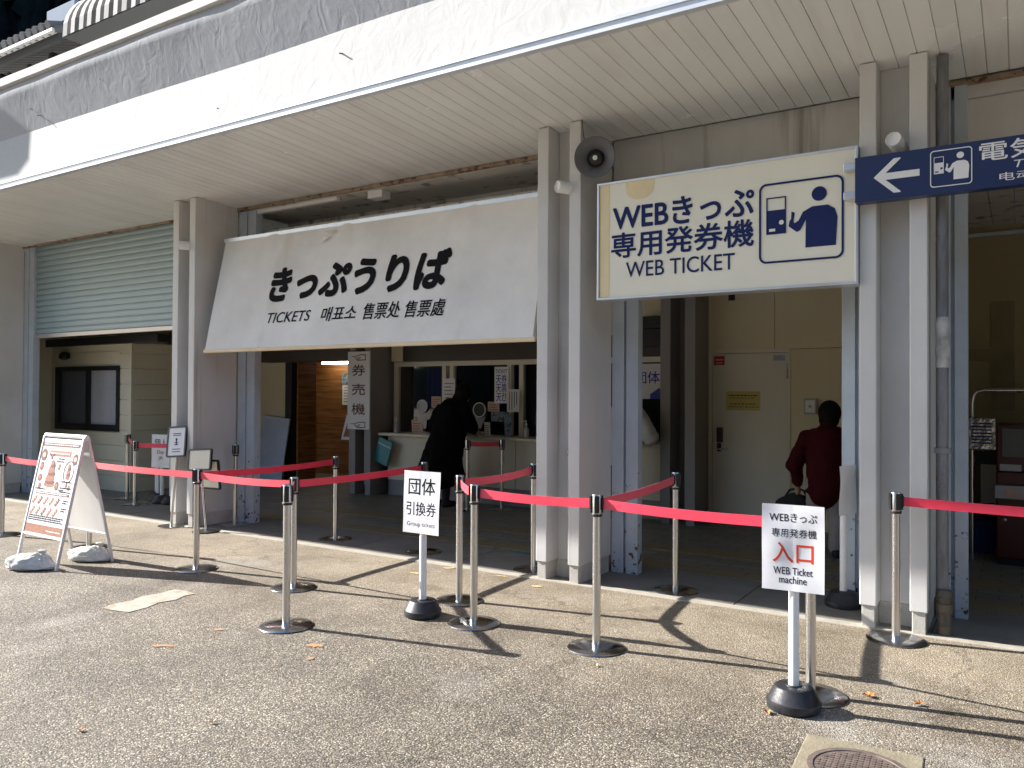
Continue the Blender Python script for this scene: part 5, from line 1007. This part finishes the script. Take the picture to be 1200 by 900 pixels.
# ------------------------------------------------------------------ manhole and fallen leaves
t = thing('manhole_cover', 'round iron manhole cover in a concrete surround at the bottom edge', 'manhole cover', (-0.57, 3.62, 0), 0.05)
mb = MB(); n = 32; out = [(-0.26, -0.3), (0.24, -0.3), (0.235, 0.25), (-0.245, 0.26)]
mb.box(-0.25, 0.23, -0.3, 0.25, -0.05, 0.005); obj('surround', mb, 'surround', t, bevel=0.006)
obj('rim', MB().lathe([(0.2, 0.004), (0.203, 0.011), (0.18, 0.011), (0.178, 0.006)], (0, -0.03, 0), 48, cap=False), 'iron', t, smooth=True)
mb = MB(); mb.lathe([(0.178, 0.007), (0.0005, 0.007)], (0, -0.03, 0), 48, cap=False)
for i in range(-7, 8):
    for j in range(-7, 8):
        x, y = i*0.023, j*0.023
        if x*x+y*y < 0.165**2: mb.box(x-0.006, x+0.006, y-0.036, y-0.024, 0.006, 0.0095)
obj('cover', mb, 'iron', t)
def leaf(x, y, s, label, m, k):
    mb = MB(); P = [(0, -1), (0.25, -0.5), (0.7, -0.45), (0.4, 0.0), (0.75, 0.5), (0.25, 0.45), (0, 1), (-0.25, 0.45), (-0.75, 0.5), (-0.4, 0.0), (-0.7, -0.45), (-0.25, -0.5)]
    rnd = random.Random(k); vs = [mb.b.verts.new((a*s*rnd.uniform(0.8, 1.2), b*s, 0.006+abs(a)*s*0.5+rnd.uniform(0, 0.3)*s)) for a, b in P]; c = mb.b.verts.new((0, 0, 0.008))
    for i in range(len(vs)): mb.b.faces.new((vs[i], vs[(i+1) % len(vs)], c))
    o = obj('fallen_leaf', mb, m); o.location = (x, y, 0); o.rotation_euler = (0, 0, rnd.uniform(0, 6)); tag(o, label, 'leaf', 'fallen leaves on the ground')
leaf(-0.667, 4.503, 0.038, 'orange fallen leaf beside the barrier shadow left of another', 'leaf', 1); leaf(-0.436, 4.519, 0.033, 'curled orange leaf lying on the barrier shadow at right', 'leaf', 2)
leaf(-3.629, 2.068, 0.022, 'small orange leaf at the bottom left of the photo', 'leaf', 3); leaf(-3.2, 2.45, 0.024, 'pale dry leaf on the bare foreground', 'leafpale', 4)
leaf(-1.05, 4.0, 0.03, 'brown leaf against the black base of the nearest sign', 'leaf', 5); leaf(-2.05, 4.15, 0.02, 'pale leaf right of the middle post base', 'leafpale', 6); leaf(-2.35, 4.75, 0.02, 'brown leaf behind the middle post base', 'leaf', 7)
leaf(-0.6, 3.48, 0.025, 'tan leaf lying on the manhole cover', 'leafpale', 8)

# ------------------------------------------------------------------ people
def remesh(o, v, sm=6):
    m = o.modifiers.new('remesh', 'REMESH'); m.mode = 'VOXEL'; m.voxel_size = v; m.use_smooth_shade = True
    s = o.modifiers.new('smooth', 'SMOOTH'); s.iterations = sm; s.factor = 0.5
CL = bpy.data.textures.new('folds', 'CLOUDS'); CL.noise_scale = 0.16; CL.noise_depth = 2
def folds(o, st, sz=None):
    d = o.modifiers.new('folds', 'DISPLACE'); d.texture = CL; d.strength = st; d.mid_level = 0.5; d.texture_coords = 'LOCAL'
def hand(mb, w_, d, up, side):
    """palm with five curled fingers; w_ wrist, d towards the fingers, side = thumb side"""
    w_, d, up, side = Vector(w_), Vector(d).normalized(), Vector(up).normalized(), Vector(side).normalized()
    mb.limb([(w_, 0.026), (w_+d*0.05, 0.03), (w_+d*0.085, 0.028)])
    for k, L_ in enumerate((0.062, 0.072, 0.068, 0.054)):
        b = w_+d*0.085+side*(0.03-0.02*k); mb.limb([(b, 0.0105), (b+d*L_*0.5-up*0.008, 0.0095), (b+d*L_*0.8-up*0.03, 0.008)])
    b = w_+d*0.03+side*0.028; mb.limb([(b, 0.013), (b+side*0.025+d*0.025, 0.011), (b+side*0.03+d*0.055-up*0.01, 0.009)])
def head(mb, c, f, s=1.0):
    """skull, jaw, nose, ears, neck; c head centre, f facing"""
    c, f = Vector(c), Vector(f).normalized(); rt = f.cross(Vector((0, 0, 1))).normalized(); up = rt.cross(f)
    mb.ell(c, (0.078*s, 0.095*s, 0.115*s), Matrix((rt, f, up)).transposed().to_4x4())
    mb.ell(c+f*0.03-up*0.06, (0.055*s, 0.065*s, 0.06*s), Matrix((rt, f, up)).transposed().to_4x4())
    mb.limb([(c+f*0.095+up*0.005, 0.01), (c+f*0.112-up*0.025, 0.014)])
    for e in (-1, 1): mb.ell(c+rt*e*0.08-f*0.005-up*0.01, (0.012, 0.02, 0.032), Matrix((rt, f, up)).transposed().to_4x4()); mb.ell(c+rt*e*0.032+f*0.085+up*0.012, (0.014, 0.01, 0.008))
    mb.ell(c+f*0.09-up*0.058, (0.025, 0.01, 0.008))
# 1: black coat, leaning on the counter
p = thing('person', 'person in a long black coat with dark hair leaning at the ticket counter', 'person', (-6.72, 8.86, 0))
b = MB(); hc = Vector((0.18, 0.22, 1.55))
head(b, hc, (0.2, 0.95, -0.25)); b.limb([((0.12, 0.14, 1.36), 0.06), (hc-Vector((0, 0.02, 0.08)), 0.055)])
b.limb([((0, 0, 0.9), 0.15), ((0.03, 0.04, 1.1), 0.14), ((0.07, 0.09, 1.28), 0.15), ((0.1, 0.12, 1.36), 0.1)])
for sx, hx in ((-0.1, -0.12), (0.1, 0.06)): b.limb([((sx, 0, 0.9), 0.09), ((hx, 0.04, 0.5), 0.062), ((hx, -0.02, 0.1), 0.042)]); b.limb([((hx, -0.05, 0.045), 0.042), ((hx+0.01, 0.13, 0.03), 0.03)])
for s_, el, wr in ((-1, (-0.26, 0.1, 1.1), (-0.14, 0.4, 1.03)), (1, (0.28, 0.26, 1.1), (0.16, 0.5, 1.03))):
    b.limb([((0.07+s_*0.17, 0.09, 1.33), 0.06), (el, 0.045), (wr, 0.032)]); hand(b, wr, (0.05, 0.95, -0.1), (0, 0, 1), (-s_, 0, 0))
bo = obj('body', b, 'skin', p); remesh(bo, 0.008)
c = MB(); c.limb([((0.09, 0.08, 1.3), 0.2), ((0.07, 0.03, 1.05), 0.24), ((0.03, -0.02, 0.8), 0.27), ((-0.02, -0.04, 0.54), 0.31)]); c.tube([(-0.02, -0.04, 0.55), (-0.03, -0.04, 0.4)], [0.31, 0.35], 24)
c.ell((0.09, 0.09, 1.33), (0.28, 0.15, 0.12)); c.limb([((0.1, 0.12, 1.4), 0.09), ((0.1, 0.1, 1.33), 0.12)])
for s_, el, wr in ((-1, (-0.26, 0.1, 1.1), (-0.15, 0.38, 1.03)), (1, (0.28, 0.26, 1.1), (0.17, 0.48, 1.03))): c.limb([((0.08+s_*0.2, 0.09, 1.32), 0.1), (el, 0.095), (wr, 0.06)])
co = obj('coat', c, 'coat', p); remesh(co, 0.014); folds(co, 0.05)
h = MB(); h.ell(hc+Vector((0, -0.02, 0.025)), (0.118, 0.125, 0.135)); h.ell(hc+Vector((-0.03, -0.07, -0.12)), (0.12, 0.09, 0.16)); ho = obj('hair', h, 'hair', p); remesh(ho, 0.01)
s = MB()
for hx in (-0.12, 0.06): s.limb([((hx, -0.06, 0.045), 0.05), ((hx+0.005, 0.05, 0.04), 0.048), ((hx+0.01, 0.14, 0.035), 0.037)]); s.limb([((hx, -0.03, 0.05), 0.05), ((hx, -0.02, 0.3), 0.06), ((hx, 0.0, 0.55), 0.075)])
so_ = obj('boots', s, 'dark', p); remesh(so_, 0.012)
# 2: maroon jacket, stooping at the machine behind the right pillar
p = thing('person', 'person in a maroon jacket and grey trousers stooping beside the cream door wall', 'person', (-1.6, 8.25, 0))
b = MB(); hc = Vector((0.0, 0.16, 1.365)); head(b, hc, (0.35, 0.9, -0.3)); b.limb([((-0.01, 0.08, 1.18), 0.058), (hc-Vector((0, 0.03, 0.07)), 0.055)])
b.limb([((0, -0.04, 0.75), 0.145), ((0, 0.0, 0.95), 0.14), ((0, 0.05, 1.1), 0.15)])
for sx in (-0.095, 0.095): b.limb([((sx, -0.04, 0.74), 0.085), ((sx*1.05, 0.02, 0.4), 0.058), ((sx*1.1, -0.04, 0.09), 0.04)]); b.limb([((sx*1.1, -0.06, 0.04), 0.04), ((sx*1.2, 0.13, 0.03), 0.03)])
b.limb([((-0.2, 0.05, 1.13), 0.055), ((-0.31, 0.03, 0.86), 0.043), ((-0.3, 0.12, 0.66), 0.03)]); hand(b, (-0.3, 0.12, 0.66), (0, 0.15, -1), (1, 0, 0), (0, 1, 0))
b.limb([((0.2, 0.05, 1.13), 0.055), ((0.32, 0.2, 0.95), 0.043), ((0.36, 0.42, 1.0), 0.03)]); hand(b, (0.36, 0.42, 1.0), (0.1, 1, 0), (0, 0, 1), (-1, 0, 0))
bo = obj('body', b, 'skin', p); remesh(bo, 0.008)
c = MB(); c.limb([((0, 0.05, 1.08), 0.18), ((0, 0.0, 0.9), 0.19), ((0, -0.03, 0.72), 0.185), ((0, -0.03, 0.64), 0.175)]); c.ell((0, 0.06, 1.13), (0.25, 0.13, 0.12)); c.limb([((-0.005, 0.09, 1.22), 0.085), ((0, 0.07, 1.15), 0.11)]); c.ell((-0.01, 0.0, 1.18), (0.14, 0.09, 0.08))
c.ell((0, -0.03, 0.62), (0.2, 0.16, 0.06)); c.limb([((-0.2, 0.05, 1.13), 0.09), ((-0.31, 0.03, 0.86), 0.08), ((-0.3, 0.11, 0.7), 0.055)]); c.limb([((0.2, 0.05, 1.13), 0.09), ((0.32, 0.2, 0.95), 0.075), ((0.355, 0.38, 0.99), 0.055)])
co = obj('jacket', c, 'maroon', p); remesh(co, 0.013); folds(co, 0.055)
q = MB(); q.lathe([(0.085, 1.19), (0.1, 1.2), (0.092, 1.25), (0.075, 1.255), (0.072, 1.2)], (-0.005, 0.09, 0), 24); o = obj('collar', q, 'maroon', p, smooth=True)
tr = MB()
for sx in (-0.095, 0.095): tr.limb([((sx*0.9, -0.04, 0.72), 0.11), ((sx*1.05, 0.02, 0.4), 0.088), ((sx*1.1, -0.04, 0.1), 0.075)])
to = obj('trousers', tr, 'trousers', p); remesh(to, 0.012); folds(to, 0.04)
h = MB(); h.ell(hc+Vector((0, -0.02, 0.02)), (0.11, 0.118, 0.126)); h.ell(hc+Vector((0, -0.05, -0.05)), (0.098, 0.08, 0.09)); ho = obj('hair', h, 'hair', p); remesh(ho, 0.01)
s = MB()
for sx in (-0.105, 0.105): s.limb([((sx, -0.07, 0.05), 0.05), ((sx*1.1, 0.05, 0.042), 0.048), ((sx*1.15, 0.14, 0.035), 0.036)])
remesh(obj('shoes', s, 'dark', p), 0.01)
t = thing('shoulder_bag', 'black bag hanging from the hand of the person in the maroon jacket', 'bag', (-1.92, 8.38, 0.3))
mb = MB(); mb.ell((0, 0, 0.13), (0.2, 0.1, 0.14)); mb.box(-0.17, 0.17, -0.08, 0.08, 0.0, 0.16); o = obj('body', mb, 'dark', t); remesh(o, 0.015); folds(o, 0.05)
obj('strap', MB().tube([(-0.12, 0, 0.2), (-0.06, 0, 0.3), (0.02, 0, 0.32), (0.08, 0, 0.3), (0.12, 0, 0.2)], 0.012, 8), 'dark', t, smooth=True)
# 3: white jacket, mostly hidden by the middle pillar's channel
p = thing('person', 'person in a white jacket mostly hidden behind the middle pillar', 'person', (-3.93, 8.88, 0))
b = MB(); hc = Vector((-0.16, 0.12, 1.56)); head(b, hc, (0, 1, -0.25)); b.limb([((-0.12, 0.06, 1.38), 0.055), (hc-Vector((0, 0.02, 0.08)), 0.05)]); b.limb([((-0.12, 0, 0.85), 0.14), ((-0.12, 0.02, 1.1), 0.13), ((-0.12, 0.04, 1.3), 0.14)])
for sx in (-0.21, -0.03): b.limb([((sx, 0, 0.85), 0.085), ((sx, 0.02, 0.46), 0.058), ((sx, -0.01, 0.09), 0.04)]); b.limb([((sx, -0.03, 0.04), 0.04), ((sx, 0.14, 0.03), 0.03)])
for s_, el, wr in ((-1, (-0.42, 0.1, 1.08), (-0.32, 0.34, 1.0)), (1, (0.2, 0.08, 1.06), (0.06, 0.36, 1.0))): b.limb([((-0.12+s_*0.17, 0.03, 1.32), 0.055), (el, 0.042), (wr, 0.03)]); hand(b, wr, (0, 1, 0), (0, 0, 1), (-s_, 0, 0))
remesh(obj('body', b, 'skin', p), 0.008)
c = MB(); c.limb([((-0.12, 0.03, 1.26), 0.18), ((-0.12, 0.0, 0.95), 0.19), ((-0.12, 0, 0.82), 0.18)]); c.ell((-0.12, 0.03, 1.33), (0.22, 0.13, 0.1)); c.limb([((-0.12, 0.05, 1.42), 0.075), ((-0.12, 0.03, 1.33), 0.1)])
for s_, el, wr in ((-1, (-0.42, 0.1, 1.08), (-0.33, 0.32, 1.0)), (1, (0.2, 0.08, 1.06), (0.08, 0.33, 1.0))): c.limb([((-0.12+s_*0.17, 0.03, 1.32), 0.1), (el, 0.105), (wr, 0.06)])
o = obj('jacket', c, 'whitejacket', p); remesh(o, 0.013); folds(o, 0.05)
tr = MB()
for sx in (-0.21, -0.03): tr.limb([((sx, 0, 0.84), 0.11), ((sx, 0.02, 0.46), 0.08), ((sx, -0.01, 0.1), 0.065)])
remesh(obj('trousers', tr, 'dark', p), 0.012)
h = MB(); h.ell(hc+Vector((0, -0.02, 0.02)), (0.1, 0.112, 0.122)); remesh(obj('hair', h, 'hair', p), 0.01)
